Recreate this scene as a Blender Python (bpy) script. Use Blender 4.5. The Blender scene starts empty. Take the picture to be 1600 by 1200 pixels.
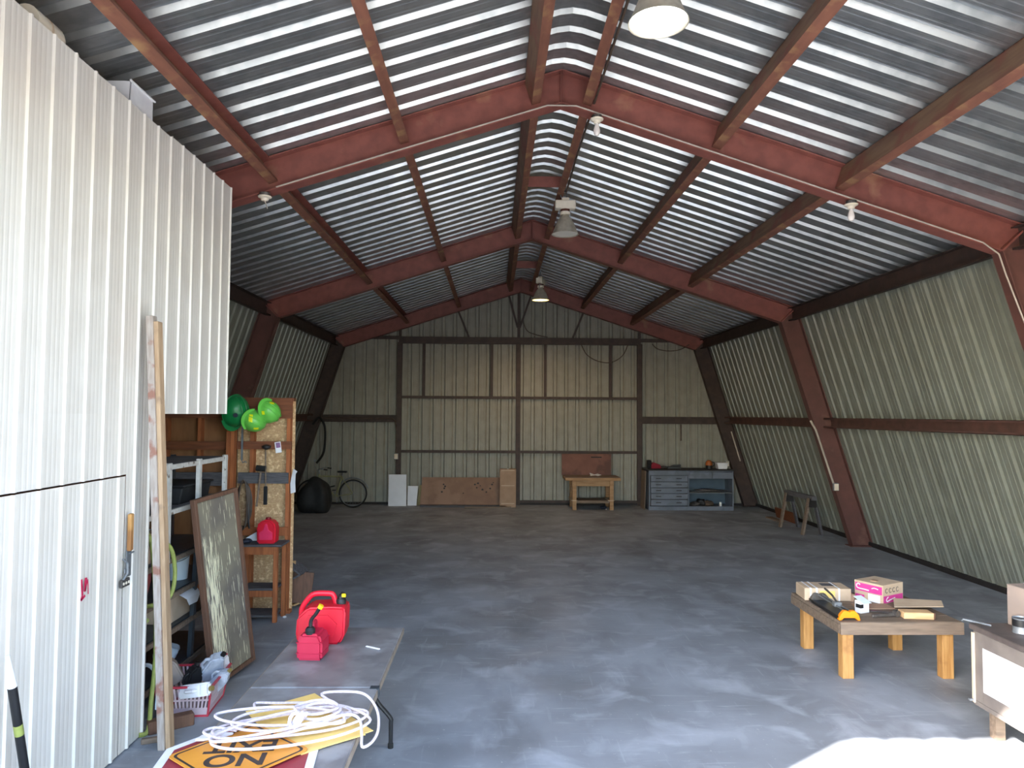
import bpy, bmesh, math, random
from math import sin, cos, pi, radians, atan2, sqrt, hypot
from mathutils import Vector, Matrix, Euler
random.seed(7)
scene = bpy.context.scene
COL = scene.collection

# ------------------------------------------------------------------ camera
F_PX, YAW, PITCH, ROLL, CAM_H = 1110.0, .0243, .0426, -.0068, 2.4
_f = Vector((sin(YAW)*cos(PITCH), cos(YAW)*cos(PITCH), sin(PITCH)))
_r = Vector((cos(YAW), -sin(YAW), 0)); _d = _f.cross(_r)
_cr, _cd = cos(ROLL)*_r + sin(ROLL)*_d, -sin(ROLL)*_r + cos(ROLL)*_d
cam_data = bpy.data.cameras.new('camera'); cam = bpy.data.objects.new('camera', cam_data); COL.objects.link(cam)
cam_data.sensor_width = 36; cam_data.lens = F_PX/1600*36; cam_data.clip_start = .05; cam_data.clip_end = 300
_m = Matrix((_cr, -_cd, -_f)).transposed().to_4x4(); _m.translation = (0, 0, CAM_H)
cam.matrix_world = _m
scene.camera = cam

# ------------------------------------------------------------------ sky, sun, exposure
SUN_DIR = Vector((5.18, 3.73, -4.37)).normalized()         # the way the light travels
world = bpy.data.worlds.new('sky_world'); scene.world = world; world.use_nodes = True
wn = world.node_tree.nodes; wl = world.node_tree.links
sky = wn.new('ShaderNodeTexSky'); sky.sky_type = 'NISHITA'; sky.sun_disc = False
sky.sun_elevation = math.asin(-SUN_DIR.z); sky.sun_rotation = atan2(-SUN_DIR.x, -SUN_DIR.y)
sky.dust_density = 1.0; sky.air_density = 1.0
wl.new(sky.outputs[0], wn['Background'].inputs[0]); wn['Background'].inputs[1].default_value = .79
sd = bpy.data.lights.new('sun', 'SUN'); sd.energy = 20.0; sd.angle = .0093; sd.color = (1, .965, .91)
sun = bpy.data.objects.new('sun', sd); COL.objects.link(sun)
sun.rotation_euler = SUN_DIR.to_track_quat('-Z', 'Y').to_euler(); sun.location = (-30, -25, 30)
vs = scene.view_settings
vs.view_transform = 'Standard'; vs.look = 'None'; vs.gamma = 1; vs.use_curve_mapping = False
vs.exposure = 1.15

# ------------------------------------------------------------------ materials
def lin(c):
    return tuple(((x/255/12.92) if x/255 <= .04045 else ((x/255+.055)/1.055)**2.4) for x in c) + (1,)
MATS = {}
def M(name, c1, c2=None, scale=6, rough=.6, metal=0., bump=0., stretch=(1, 1, 1), lo=.35, hi=.65, rnd=0., spec=.4,
      c3=None, scale3=1.2, lo3=.5, hi3=.6, emit=0, detail=5, alpha=None, trans=0):
    m = bpy.data.materials.new(name); m.use_nodes = True; n = m.node_tree.nodes; l = m.node_tree.links
    b = n['Principled BSDF']; b.inputs['Roughness'].default_value = rough; b.inputs['Metallic'].default_value = metal
    b.inputs['Specular IOR Level'].default_value = spec
    b.inputs['Base Color'].default_value = lin(c1); out = None
    if c2 is not None:
        tc = n.new('ShaderNodeTexCoord'); mp = n.new('ShaderNodeMapping'); mp.inputs['Scale'].default_value = stretch
        l.new(tc.outputs['Object'], mp.inputs[0])
        oi = n.new('ShaderNodeObjectInfo'); l.new(oi.outputs['Random'], mp.inputs['Location'])
        tx = n.new('ShaderNodeTexNoise'); tx.inputs['Scale'].default_value = scale; tx.inputs['Detail'].default_value = detail
        l.new(mp.outputs[0], tx.inputs[0])
        rp = n.new('ShaderNodeMapRange'); rp.inputs[1].default_value = lo; rp.inputs[2].default_value = hi
        l.new(tx.outputs[0], rp.inputs[0])
        mx = n.new('ShaderNodeMix'); mx.data_type = 'RGBA'; mx.inputs[6].default_value = lin(c1); mx.inputs[7].default_value = lin(c2)
        l.new(rp.outputs[0], mx.inputs[0]); out = mx.outputs[2]
        if c3 is not None:
            t3 = n.new('ShaderNodeTexNoise'); t3.inputs['Scale'].default_value = scale3; t3.inputs['Detail'].default_value = 6
            l.new(tc.outputs['Object'], t3.inputs[0])
            r3 = n.new('ShaderNodeMapRange'); r3.inputs[1].default_value = lo3; r3.inputs[2].default_value = hi3
            l.new(t3.outputs[0], r3.inputs[0])
            m3 = n.new('ShaderNodeMix'); m3.data_type = 'RGBA'; m3.inputs[7].default_value = lin(c3)
            l.new(r3.outputs[0], m3.inputs[0]); l.new(out, m3.inputs[6]); out = m3.outputs[2]
        if rnd:
            hs = n.new('ShaderNodeHueSaturation'); mr = n.new('ShaderNodeMapRange')
            mr.inputs[3].default_value = 1-rnd; mr.inputs[4].default_value = 1+rnd
            l.new(oi.outputs['Random'], mr.inputs[0]); l.new(mr.outputs[0], hs.inputs['Value']); l.new(out, hs.inputs['Color']); out = hs.outputs[0]
        l.new(out, b.inputs['Base Color'])
        if bump:
            bp = n.new('ShaderNodeBump'); bp.inputs['Strength'].default_value = bump; bp.inputs['Distance'].default_value = .01
            l.new(tx.outputs[0], bp.inputs['Height']); l.new(bp.outputs[0], b.inputs['Normal'])
    if emit:
        b.inputs['Emission Color'].default_value = lin(c1); b.inputs['Emission Strength'].default_value = emit
    if trans: b.inputs['Transmission Weight'].default_value = trans
    MATS[name] = m
    return m

GALV = M('galvanised_roof_steel', (190, 193, 194), (170, 174, 176), 9, .35, .85, c3=(200, 202, 202), scale3=1.2, rnd=.04, detail=2)
CREAM = M('cream_wall_steel', (132, 135, 124), (125, 128, 117), 5, .32, .0, rnd=.04, c3=(116, 117, 106), scale3=.9, lo3=.55, hi3=.75)
REARW = M('aged_cream_steel', (150, 147, 135), (141, 138, 127), 5, .5, 0, rnd=.05)
WHITE = M('white_enamel_steel', (224, 219, 211), (218, 212, 203), 3, .36, 0, c3=(212, 201, 190), scale3=.8, lo3=.55, hi3=.8, rnd=.02)
OXIDE = M('red_oxide_primer', (142, 84, 74), (126, 74, 66), 7, .5, 0, c3=(158, 112, 90), scale3=2.5, lo3=.6, hi3=.72)
PURL = M('rusty_purlin', (134, 88, 70), (118, 76, 62), 6, .65, 0, stretch=(3, .5, 3), c3=(160, 122, 86), scale3=4, lo3=.52, hi3=.68)
PURLW = M('tan_stained_purlin_web', (136, 106, 82), (116, 84, 66), 5, .65, 0, stretch=(3, .4, 3), c3=(128, 76, 62), scale3=2.5, lo3=.5, hi3=.65)
OXDIM = M('shade_toned_oxide', (74, 58, 52), (60, 48, 44), 7, .6)  # red oxide primer with the low light at the rear painted in as dark brown
BASEM = M('dark_base_angle', (44, 40, 40), (34, 32, 32), 8, .7)
CONDUIT = M('pale_conduit', (190, 178, 164), (172, 158, 146), 10, .4)
DCOND = M('dark_conduit', (70, 58, 50), (90, 74, 62), 12, .55)
WOOD = M('tan_lumber', (196, 150, 92), (172, 124, 70), 5, .7, stretch=(8, 8, .8), c3=(150, 104, 62), scale3=3, lo3=.62, hi3=.72)
WOODH = M('tan_lumber_level', (178, 140, 102), (158, 120, 84), 5, .7, stretch=(.8, 6, 6))
WOODG = M('grey_weathered_wood', (132, 114, 98), (110, 95, 82), 5, .8, stretch=(.8, 8, 8), rnd=.08)
STUD = M('orange_stud_wood', (168, 100, 58), (140, 80, 46), 5, .75, stretch=(7, 7, .8), rnd=.1)
BLOCKW = M('brown_blocking_wood', (128, 76, 48), (104, 60, 38), 5, .75, stretch=(.8, 7, 7))
OSBDIM = M('shade_toned_strand_board', (150, 106, 70), (126, 86, 54), 6, .75, stretch=(1, 1, .3))  # strand board inside the storage bay, its shade painted in as darker brown
OSB = M('strand_board', (200, 168, 126), (176, 138, 98), 38, .75, bump=.3, stretch=(1, 1, 1.6), c3=(222, 192, 148), scale3=26, lo3=.55, hi3=.62)
GREYB = M('grey_barn_board', (98, 96, 98), (70, 68, 72), 8, .85, stretch=(1, 8, 12))
BLACK = M('black_plastic', (26, 26, 28), (34, 34, 36), 8, .45)
RUBBER = M('black_rubber', (24, 24, 24), (34, 33, 32), 20, .8)
STEEL = M('grey_steel', (138, 142, 146), (116, 120, 124), 10, .4, .4)
PAINTW = M('chipped_pale_paint', (204, 202, 196), (188, 184, 176), 20, .5, c3=(120, 108, 96), scale3=14, lo3=.62, hi3=.68)
DKSTEEL = M('dark_shelf_steel', (70, 78, 84), (58, 64, 70), 10, .45, .3)
REDP = M('red_jerry_plastic', (216, 26, 50), (200, 20, 44), 4, .42)
REDP2 = M('faded_red_plastic', (190, 34, 66), (174, 28, 56), 4, .45)
YEL = M('yellow_plastic', (244, 206, 30), (234, 192, 24), 6, .4)
GREEND = M('dark_green_shell', (26, 124, 66), (20, 110, 58), 4, .3)
GREENL = M('bright_green_shell', (112, 200, 84), (100, 188, 74), 4, .3)
YSTICK = M('neon_yellow_sticker', (236, 240, 20), (226, 232, 16), 4, .5)
NAVY = M('dark_navy_liner', (34, 40, 58), (28, 32, 46), 6, .7)
TTOP = M('grey_table_laminate', (128, 126, 126), (110, 108, 110), 6, .45, c3=(142, 142, 144), scale3=3, bump=.05)
TEDGE = M('taupe_table_edge', (142, 130, 116), (124, 112, 100), 14, .6)
SIGNR = M('faded_red_sign', (150, 56, 66), (136, 48, 58), 5, .4)
SIGNW = M('white_sign_edge', (228, 228, 232), (216, 216, 222), 5, .4)
SIGNO = M('amber_sign', (222, 150, 56), (212, 140, 48), 5, .38)
SIGNY = M('pale_yellow_sign', (244, 210, 128), (238, 202, 118), 5, .4)
SIGNK = M('sign_black', (50, 42, 40), (58, 48, 44), 6, .5)
ROPE = M('white_rope', (222, 210, 214), (200, 188, 194), 60, .8)
CARD = M('cardboard', (172, 142, 118), (160, 130, 106), 5, .8)
CARD2 = M('pale_cardboard', (206, 184, 158), (192, 168, 142), 5, .8)
BRPANEL = M('brown_hardboard', (144, 112, 92), (132, 102, 84), 4, .7, c3=(152, 120, 100), scale3=2)
WHITEB = M('white_board', (232, 234, 240), (222, 224, 230), 3, .6)
BLUEG = M('blue_grey_enamel', (118, 124, 136), (108, 114, 126), 4, .5, c3=(100, 106, 116), scale3=3)
BLUED = M('blue_cabinet_inside', (80, 98, 112), (72, 88, 102), 4, .6)
PINK = M('pink_print', (214, 70, 150), (206, 60, 140), 4, .6)
PAPER = M('white_paper', (240, 240, 242), (230, 230, 234), 5, .7)
ORANGE = M('orange_plastic', (250, 150, 20), (242, 138, 16), 5, .4)
TOOLG = M('dull_tool_iron', (104, 98, 94), (80, 76, 74), 18, .45, .4)
HOSE = M('yellow_green_hose', (156, 164, 88), (140, 150, 78), 30, .5)
BULBM = M('white_bulb_glass', (240, 232, 228), (236, 226, 220), 5, .25)
PORC = M('cream_porcelain', (232, 220, 200), (222, 208, 186), 6, .3)
ALU = M('spun_aluminium', (204, 196, 180), (184, 174, 158), 16, .4, .4)
ALUW = M('white_ballast_enamel', (234, 224, 206), (222, 210, 192), 8, .45)
BROWNC = M('brown_capacitor', (92, 52, 40), (80, 44, 34), 8, .5)
TARP = M('black_tarp', (28, 29, 31), (38, 39, 41), 14, .65)
OLIVE = M('olive_bicycle_paint', (148, 146, 104), (132, 130, 92), 9, .45, .1)
BLUEP = M('pale_blue_plastic', (224, 236, 244), (214, 228, 238), 4, .45)
BASKET = M('pinkish_clear_plastic', (226, 204, 208), (214, 190, 196), 6, .35, trans=.25)
BASKR = M('red_basket_rim', (190, 60, 76), (178, 52, 68), 6, .4)
JUGW = M('white_jug_plastic', (236, 236, 238), (222, 220, 224), 6, .4)
JUGT = M('tan_jug_plastic', (150, 138, 130), (134, 122, 114), 6, .5)
JUGS = M('silver_jug_plastic', (206, 210, 220), (160, 168, 182), 9, .35, .1)
REDINK = M('red_marker', (190, 20, 70), (200, 40, 84), 20, .7)
ASHW = M('pale_peeling_board', (178, 168, 160), (158, 144, 134), 9, .8, stretch=(6, 6, 1), c3=(146, 106, 92), scale3=7, lo3=.56, hi3=.64)
GROUND = M('light_gravel', (142, 138, 130), (128, 124, 117), 30, .9, c3=(152, 148, 140), scale3=1)
PLY = M('plywood', (188, 152, 108), (168, 132, 90), 4, .75, stretch=(1, 6, 6))

def concrete():
    m = bpy.data.materials.new('stained_concrete'); m.use_nodes = True; n = m.node_tree.nodes; l = m.node_tree.links
    b = n['Principled BSDF']; tc = n.new('ShaderNodeTexCoord')
    def noise(scale, detail, lo, hi, stretch=(1, 1, 1), rot=0, dist=0):
        mp = n.new('ShaderNodeMapping'); mp.inputs['Scale'].default_value = stretch; mp.inputs['Rotation'].default_value = (0, 0, rot)
        l.new(tc.outputs['Object'], mp.inputs[0])
        t = n.new('ShaderNodeTexNoise'); t.inputs['Scale'].default_value = scale; t.inputs['Detail'].default_value = detail
        t.inputs['Distortion'].default_value = dist; l.new(mp.outputs[0], t.inputs[0])
        r = n.new('ShaderNodeMapRange'); r.inputs[1].default_value = lo; r.inputs[2].default_value = hi; l.new(t.outputs[0], r.inputs[0])
        return r.outputs[0]
    def mix(fac, a, c, k=1.):
        x = n.new('ShaderNodeMix'); x.data_type = 'RGBA'; x.inputs[7].default_value = lin(c)
        if isinstance(a, tuple): x.inputs[6].default_value = lin(a)
        else: l.new(a, x.inputs[6])
        if k != 1.:
            mu = n.new('ShaderNodeMath'); mu.operation = 'MULTIPLY'; mu.inputs[1].default_value = k; l.new(fac, mu.inputs[0]); fac = mu.outputs[0]
        l.new(fac, x.inputs[0]); return x.outputs[2]
    c = mix(noise(.9, 7, .36, .64), (154, 159, 167), (127, 130, 135))
    c = mix(noise(2.3, 8, .52, .7, dist=.6), c, (176, 181, 190), .7)            # trowel clouds
    c = mix(noise(1.1, 6, .56, .72, (1, .45, 1), .5), c, (100, 99, 101), .7)       # oily patches
    c = mix(noise(7, 9, .60, .72, (.35, 3, 1), .9, .5), c, (194, 199, 207), .28)   # pale scuffs
    c = mix(noise(7, 9, .62, .74, (3, .3, 1), .35, .5), c, (188, 193, 201), .25)
    c = mix(noise(34, 3, .68, .74), c, (196, 194, 192), .5)                        # specks
    l.new(c, b.inputs['Base Color'])
    r = noise(1.7, 5, .3, .7); mr = n.new('ShaderNodeMapRange'); mr.inputs[3].default_value = .42; mr.inputs[4].default_value = .68
    l.new(r, mr.inputs[0]); l.new(mr.outputs[0], b.inputs['Roughness']); b.inputs['Specular IOR Level'].default_value = .35
    return m
CONC = concrete()

def glow(name, col, strength):
    m = bpy.data.materials.new(name); m.use_nodes = True; n = m.node_tree.nodes
    b = n['Principled BSDF']; b.inputs['Base Color'].default_value = lin(col)
    b.inputs['Emission Color'].default_value = lin(col); b.inputs['Emission Strength'].default_value = strength
    return m

# ------------------------------------------------------------------ mesh helpers
class MB:
    def __init__(s): s.v = []; s.f = []
    def add(s, vs_, fs):
        n = len(s.v); s.v += [tuple(p) for p in vs_]; s.f += [tuple(i+n for i in f) for f in fs]; return s
    def box(s, x0, x1, y0, y1, z0, z1):
        return s.add([(x0,y0,z0),(x1,y0,z0),(x1,y1,z0),(x0,y1,z0),(x0,y0,z1),(x1,y0,z1),(x1,y1,z1),(x0,y1,z1)],
                     [(0,3,2,1),(4,5,6,7),(0,1,5,4),(1,2,6,5),(2,3,7,6),(3,0,4,7)])
    def bar(s, a, b, w, h, up=(0, 0, 1), w2=None, h2=None):
        a, b = Vector(a), Vector(b); t = (b-a).normalized(); up = Vector(up)
        if abs(t.dot(up)) > .99: up = Vector((0, 1, 0))
        r = t.cross(up).normalized(); u = r.cross(t).normalized(); w2 = w2 or w; h2 = h2 or h
        vs_ = [p + r*sx*ww/2 + u*sz*hh/2 for p, ww, hh in ((a, w, h), (b, w2, h2)) for sx, sz in ((-1,-1),(1,-1),(1,1),(-1,1))]
        return s.add(vs_, [(0,1,2,3),(7,6,5,4),(0,4,5,1),(1,5,6,2),(2,6,7,3),(3,7,4,0)])
    def tube(s, pts, r, n=8, closed=False):
        pts = [Vector(p) for p in pts]; m = len(pts); rr = r if isinstance(r, (list, tuple)) else [r]*m
        rings = []; prev = None
        for i, p in enumerate(pts):
            t = (pts[(i+1) % m]-pts[i-1]) if closed or 0 < i < m-1 else (pts[1]-pts[0] if i == 0 else pts[-1]-pts[-2])
            t.normalize()
            if prev is None:
                q = Vector((0, 0, 1)) if abs(t.z) < .9 else Vector((1, 0, 0)); u = t.cross(q).normalized()
            else:
                u = (prev - t*prev.dot(t)); u = u.normalized() if u.length > 1e-6 else t.orthogonal().normalized()
            prev = u; w = t.cross(u)
            rings.append([p + (u*cos(2*pi*k/n)+w*sin(2*pi*k/n))*rr[i] for k in range(n)])
        vs_ = [p for ring in rings for p in ring]; fs = []
        for i in range(m if closed else m-1):
            j = (i+1) % m
            for k in range(n): fs.append((i*n+k, i*n+(k+1) % n, j*n+(k+1) % n, j*n+k))
        if not closed: fs += [tuple(range(n))[::-1], tuple((m-1)*n+k for k in range(n))]
        return s.add(vs_, fs)
    def cyl(s, a, b, r, n=14, r2=None): return s.tube([a, b], [r, r if r2 is None else r2], n)
    def lathe(s, prof, n=24, o=(0, 0, 0), sx=1, sy=1):
        vs_ = [(o[0]+r*cos(2*pi*k/n)*sx, o[1]+r*sin(2*pi*k/n)*sy, o[2]+z) for r, z in prof for k in range(n)]
        fs = [(i*n+k, i*n+(k+1) % n, (i+1)*n+(k+1) % n, (i+1)*n+k) for i in range(len(prof)-1) for k in range(n)]
        if prof[0][0] > 1e-4: fs.append(tuple(range(n))[::-1])
        if prof[-1][0] > 1e-4: fs.append(tuple((len(prof)-1)*n+k for k in range(n)))
        return s.add(vs_, fs)
    def prism(s, poly, lo, hi, ax='y'):
        n = len(poly); P = {'y': lambda a, b, t: (a, t, b), 'x': lambda a, b, t: (t, a, b), 'z': lambda a, b, t: (a, b, t)}[ax]
        return s.add([P(a, b, t) for t in (lo, hi) for a, b in poly],
                     [tuple(range(n)), tuple(range(2*n-1, n-1, -1))] + [(k, (k+1) % n, n+(k+1) % n, n+k) for k in range(n)])
    def rot(s, mat, o=(0, 0, 0)):
        o = Vector(o); s.v = [tuple(mat @ (Vector(p)-o) + o) for p in s.v]; return s
    def move(s, d): s.v = [(p[0]+d[0], p[1]+d[1], p[2]+d[2]) for p in s.v]; return s
    def mesh(s, name, mat, smooth=False, bevel=0, seg=1, ang=35):
        me = bpy.data.meshes.new(name); me.from_pydata(s.v, [], s.f)
        bm = bmesh.new(); bm.from_mesh(me)
        bmesh.ops.remove_doubles(bm, verts=bm.verts, dist=1e-5)
        if s.closed: bmesh.ops.recalc_face_normals(bm, faces=bm.faces)
        if bevel:
            ed = [e for e in bm.edges if len(e.link_faces) == 2 and e.calc_face_angle(0) > .35]
            bmesh.ops.bevel(bm, geom=ed, offset=bevel, segments=seg, affect='EDGES', clamp_overlap=True)
        bm.to_mesh(me); bm.free()
        if smooth:
            me.polygons.foreach_set('use_smooth', [True]*len(me.polygons)); me.set_sharp_from_angle(angle=radians(ang))
        me.materials.append(mat); return me
    closed = True
    def build(s, name, mat, parent=None, smooth=False, bevel=0, seg=1, loc=None, rot=None, label=None, ang=35):
        o = bpy.data.objects.new(name, s.mesh(name, mat, smooth, bevel, seg, ang)); COL.objects.link(o)
        if parent is not None: o.parent = parent
        if loc is not None: o.location = loc
        if rot is not None: o.rotation_euler = rot
        if label: o['label'] = label
        return o

def tag(o, label, cat, group=None, kind=None):
    o['label'] = label; o['category'] = cat
    if group: o['group'] = group
    if kind: o['kind'] = kind
    return o
def thing(name, label, cat, loc=(0, 0, 0), rotz=0, group=None, kind=None, rot=None):
    o = bpy.data.objects.new(name, None); COL.objects.link(o); o.empty_display_size = .1
    o.location = loc; o.rotation_euler = rot or (0, 0, rotz)
    return tag(o, label, cat, group, kind)
def part(name, me, parent, loc=(0, 0, 0), rot=(0, 0, 0), scale=(1, 1, 1)):
    o = bpy.data.objects.new(name, me); COL.objects.link(o); o.parent = parent
    o.location = loc; o.rotation_euler = rot; o.scale = scale; return o
def struct(name, label, cat): return thing(name, label, cat, kind='structure')
def copy_tree(o, parent=None):
    c = o.copy(); COL.objects.link(c); c.parent = parent
    for ch in list(o.children): copy_tree(ch, c)
    return c
def spline(pts, n=8, closed=False):
    pts = [Vector(p) for p in pts]; m = len(pts); out = []
    for i in range(m if closed else m-1):
        g = (lambda k: pts[k % m]) if closed else (lambda k: pts[min(max(k, 0), m-1)])
        a, b, c, d = g(i-1), g(i), g(i+1), g(i+2)
        for k in range(n):
            t = k/n
            out.append(.5*((2*b) + (c-a)*t + (2*a-5*b+4*c-d)*t*t + (3*b-a-3*c+d)*t**3))
    if not closed: out.append(pts[-1])
    return out

# ------------------------------------------------------------------ profiled sheet metal
RP = .30
def rprofile(u0, u1, rib0, pitch=RP, D=.038, w=.045, wt=.032, m=.004, minors=(.1, .2)):
    pts = []
    k = math.floor((u0-rib0)/pitch)-1
    while rib0+k*pitch < u1+pitch:
        c = rib0+k*pitch
        pts += [(c-w, 0), (c-wt, D), (c+wt, D), (c+w, 0)]
        for q in minors: pts += [(c+q-.018, 0), (c+q-.010, m), (c+q+.010, m), (c+q+.018, 0)]
        k += 1
    return clip(pts, u0, u1)
def clip(pts, u0, u1):
    def at(u):
        for (a, da), (b, db) in zip(pts, pts[1:]):
            if a <= u <= b: return da + (db-da)*(u-a)/max(b-a, 1e-9)
        return 0
    return [(u0, at(u0))] + [p for p in pts if u0+1e-5 < p[0] < u1-1e-5] + [(u1, at(u1))]
def strip(prof, place, rows):
    """place(u, d, v) -> point; rows = functions v(u)"""
    mb = MB(); mb.closed = False; nr = len(rows)
    for u, d in prof:
        for f in rows: mb.v.append(tuple(place(u, d, f(u) if callable(f) else f)))
    for i in range(len(prof)-1):
        for j in range(nr-1): mb.f.append((i*nr+j, (i+1)*nr+j, (i+1)*nr+j+1, i*nr+j+1))
    return mb
# ================================================================== THE BUILDING
XC = .68; ZT = 6.03; ZB = 5.67; SL = .323; LEAN = .3125
HB_IN, HB_OUT = 5.97, 6.34; KI = (4.67, 4.16); KO = (4.956, 4.43)
YF, YA, YB, YC = 1.60, 7.38, 13.16, 18.88
YR = 19.0
def roofz(x): return ZT - SL*abs(x-XC)

# floor and ground ------------------------------------------------
fl = MB().box(-7.2, 8.6, 1.2, 19.6, -.15, 0).build('floor', CONC)
tag(fl, 'stained grey-blue concrete slab floor of the metal building', 'floor', kind='structure')
gd = MB().box(-60, 60, -70, 1.19, -.25, -.04).build('ground', GROUND)
tag(gd, 'sunlit pale gravel yard in front of the open end', 'ground', kind='structure')

# roof ------------------------------------------------------------
ceil = struct('ceiling', 'galvanised ribbed steel roof on rusty red purlins', 'ceiling')
NS = (.307, .951)
pr = rprofile(0, .9, .15, m=.0018, D=.042, w=.053, wt=.029)
for sgn in (1, -1):
    me = strip(pr, lambda u, d, t: (sgn*(t+NS[0]*d), u, ZT+.006-SL*t+NS[1]*d), (.30, 5.12)).mesh('roof_panel', GALV)
    for i in range(20): part('roof_panel', me, ceil, (XC, 1.55+.9*i, 0))
def ridge_point(u, d, t): return (t, u, {0: 6.022, .12: 6.004, .33: 5.936}[abs(t)] + d)
me = strip(pr, ridge_point, (-.33, -.12, 0, .12, .33)).mesh('ridge_panel', GALV)
for i in range(20): part('ridge_panel', me, ceil, (XC, 1.55+.9*i, 0))

def channel(mb, y0, y1, x, zt, h, fw, side=1, th=.008):
    """C channel along Y: web at x, flanges to x+side*fw, top zt"""
    xa, xb = sorted((x, x+side*th)); mb.box(xa, xb, y0, y1, zt-h, zt)
    xa, xb = sorted((x, x+side*fw)); mb.box(xa, xb, y0, y1, zt-h, zt-h+th); mb.box(xa, xb, y0, y1, zt-th, zt)
    xa, xb = sorted((x+side*fw, x+side*(fw-th))); mb.box(xa, xb, y0, y1, zt-h, zt-h+.022)
    return mb
bays = ((YF, YA), (YA, YB), (YB, YC))
for off in (-3.08, -1.72, -.345, .345, 1.72, 3.04):
    tilt = atan2(SL, 1) * (1 if off > 0 else -1)
    for (a, b) in bays:
        mb = MB().box(-.045, -.037, a+.01, b-.01, -.24, 0)
        p = mb.build('purlin', PURLW, ceil, loc=(XC+off, 0, roofz(XC+off)-.004), rot=(0, tilt, 0))
        fb = MB().box(-.045, .05, a+.01, b-.01, -.248, -.24); fb.box(.042, .05, a+.01, b-.01, -.24, -.215); fb.build('bottom_flange', PURL, p)
        MB().box(-.045, .05, a+.01, b-.01, -.012, -.004).build('top_flange', OXIDE, p)
for sgn in (1, -1):
    for (a, b) in bays:
        mb = channel(MB(), a+.01, b-.01, 0, 0, .24, .09, -sgn)
        mb.build('eave_strut', OXDIM, ceil, loc=(XC+sgn*4.90, 0, 4.43), rot=(0, sgn*-.05, 0))
for y in (4.5, 10.27, 16.05):
    MB().box(XC-.30, XC+.30, y-.005, y+.005, 5.73, 5.89).build('ridge_tie', OXIDE, ceil)

# steel frames -----------------------------------------------------
def steel_frame(y, label, mat, cmat):
    t = thing('steel_portal', label, 'steel frame', (XC, y, 0), group='steel frames of the building')
    for s in (1, -1):
        r = MB()
        def q(p): return (s*p[0], p[1])
        r.prism([q((0, ZB)), q(KI), q(KO), q((0, ZT))], -.006, .006)
        def flange(mb, a, b, th=.014, w=.17):
            mb.bar((s*a[0], 0, a[1]), (s*b[0], 0, b[1]), w, th)
        flange(r, (0, ZB), KI); flange(r, (0, ZT-.008), (KO[0], KO[1]-.008))
        ro = r.build('rafter', mat, t)
        MB().box(s*.004-.008, s*.004+.008, -.075, .075, ZB+.005, ZT-.012).build('ridge_plate', mat, ro)
        c = MB()
        c.prism([q(KI), q((HB_IN, 0.012)), q((HB_OUT, 0.012)), q(KO)], -.006, .006)
        flange(c, KI, (HB_IN, 0.012)); flange(c, (KO[0]+.0, KO[1]), (HB_OUT, 0.012))
        co = c.build('column', cmat, t)
        MB().bar((s*KI[0], 0, KI[1]), (s*KO[0], 0, KO[1]), .15, .02).build('knee_plate', mat, co)
        MB().box(min(s*(HB_IN-.06), s*(HB_OUT+.04)), max(s*(HB_IN-.06), s*(HB_OUT+.04)), -.12, .12, 0, .014).build('base_plate', cmat, co)
    return t
COLM = M('brown_oxide_primer', (104, 68, 62), (92, 62, 56), 6, .55, c3=(122, 90, 78), scale3=3, lo3=.6, hi3=.72)
steel_frame(YA, 'nearest red steel roof frame with pale conduit along its lower edge', OXIDE, COLM)
steel_frame(YB, 'middle red steel roof frame behind the second hanging lamp', OXIDE, COLM)
steel_frame(YC, 'rear dark red steel frame against the end wall', OXIDE, OXDIM)

GIRTM = M('brown_girt_steel', (108, 76, 68), (86, 64, 58), 6, .6)
# side walls -------------------------------------------------------
def side_wall(name, label, sgn):
    w = struct(name, label, 'wall')
    nx, nz = .954, .298
    def place(u, d, z): return (sgn*(HB_OUT+.010 - LEAN*z + nx*d), u, z + nz*d)
    me = strip(rprofile(0, .9, .15), place, (0.01, 4.44)).mesh('wall_panel', CREAM)
    for i in range(19): part('wall_panel', me, w, (XC, 1.62+.9*i, 0))
    me = strip(rprofile(0, .32, .15), place, (0.01, 4.44)).mesh('wall_panel', CREAM)
    part('wall_panel', me, w, (XC, 1.62+.9*19, 0))
    for (a, b) in bays:       # mid-height girt, a channel opening inward
        x = HB_OUT - LEAN*2.28; g = MB(); th = .008
        g.box(x-.012, x-.004, a+.01, b-.01, 2.19, 2.37)
        g.box(x-.16, x-.004, a+.01, b-.01, 2.362, 2.37); g.box(x-.16, x-.004, a+.01, b-.01, 2.19, 2.198)
        g.box(x-.16, x-.152, a+.01, b-.01, 2.34, 2.37); g.box(x-.16, x-.152, a+.01, b-.01, 2.19, 2.22)
        g.v = [(sgn*v[0], v[1], v[2]) for v in g.v]
        g.build('girt', GIRTM, w, loc=(XC, 0, 0))
    bb = MB().box(min(sgn*(HB_OUT-.05), sgn*(HB_OUT+.0)), max(sgn*(HB_OUT-.05), sgn*HB_OUT), YF, YR, 0, .075).build('baseboard_'+name[5:], BASEM, None, loc=(XC, 0, 0))
    tag(bb, 'dark steel base angle along the foot of the %s wall' % name[5:], 'base angle', kind='structure')
    return w
side_wall('wall_right', 'inward-leaning cream ribbed steel wall on the right', 1)
side_wall('wall_left', 'inward-leaning cream ribbed steel wall on the left behind the storage', -1)

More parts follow.
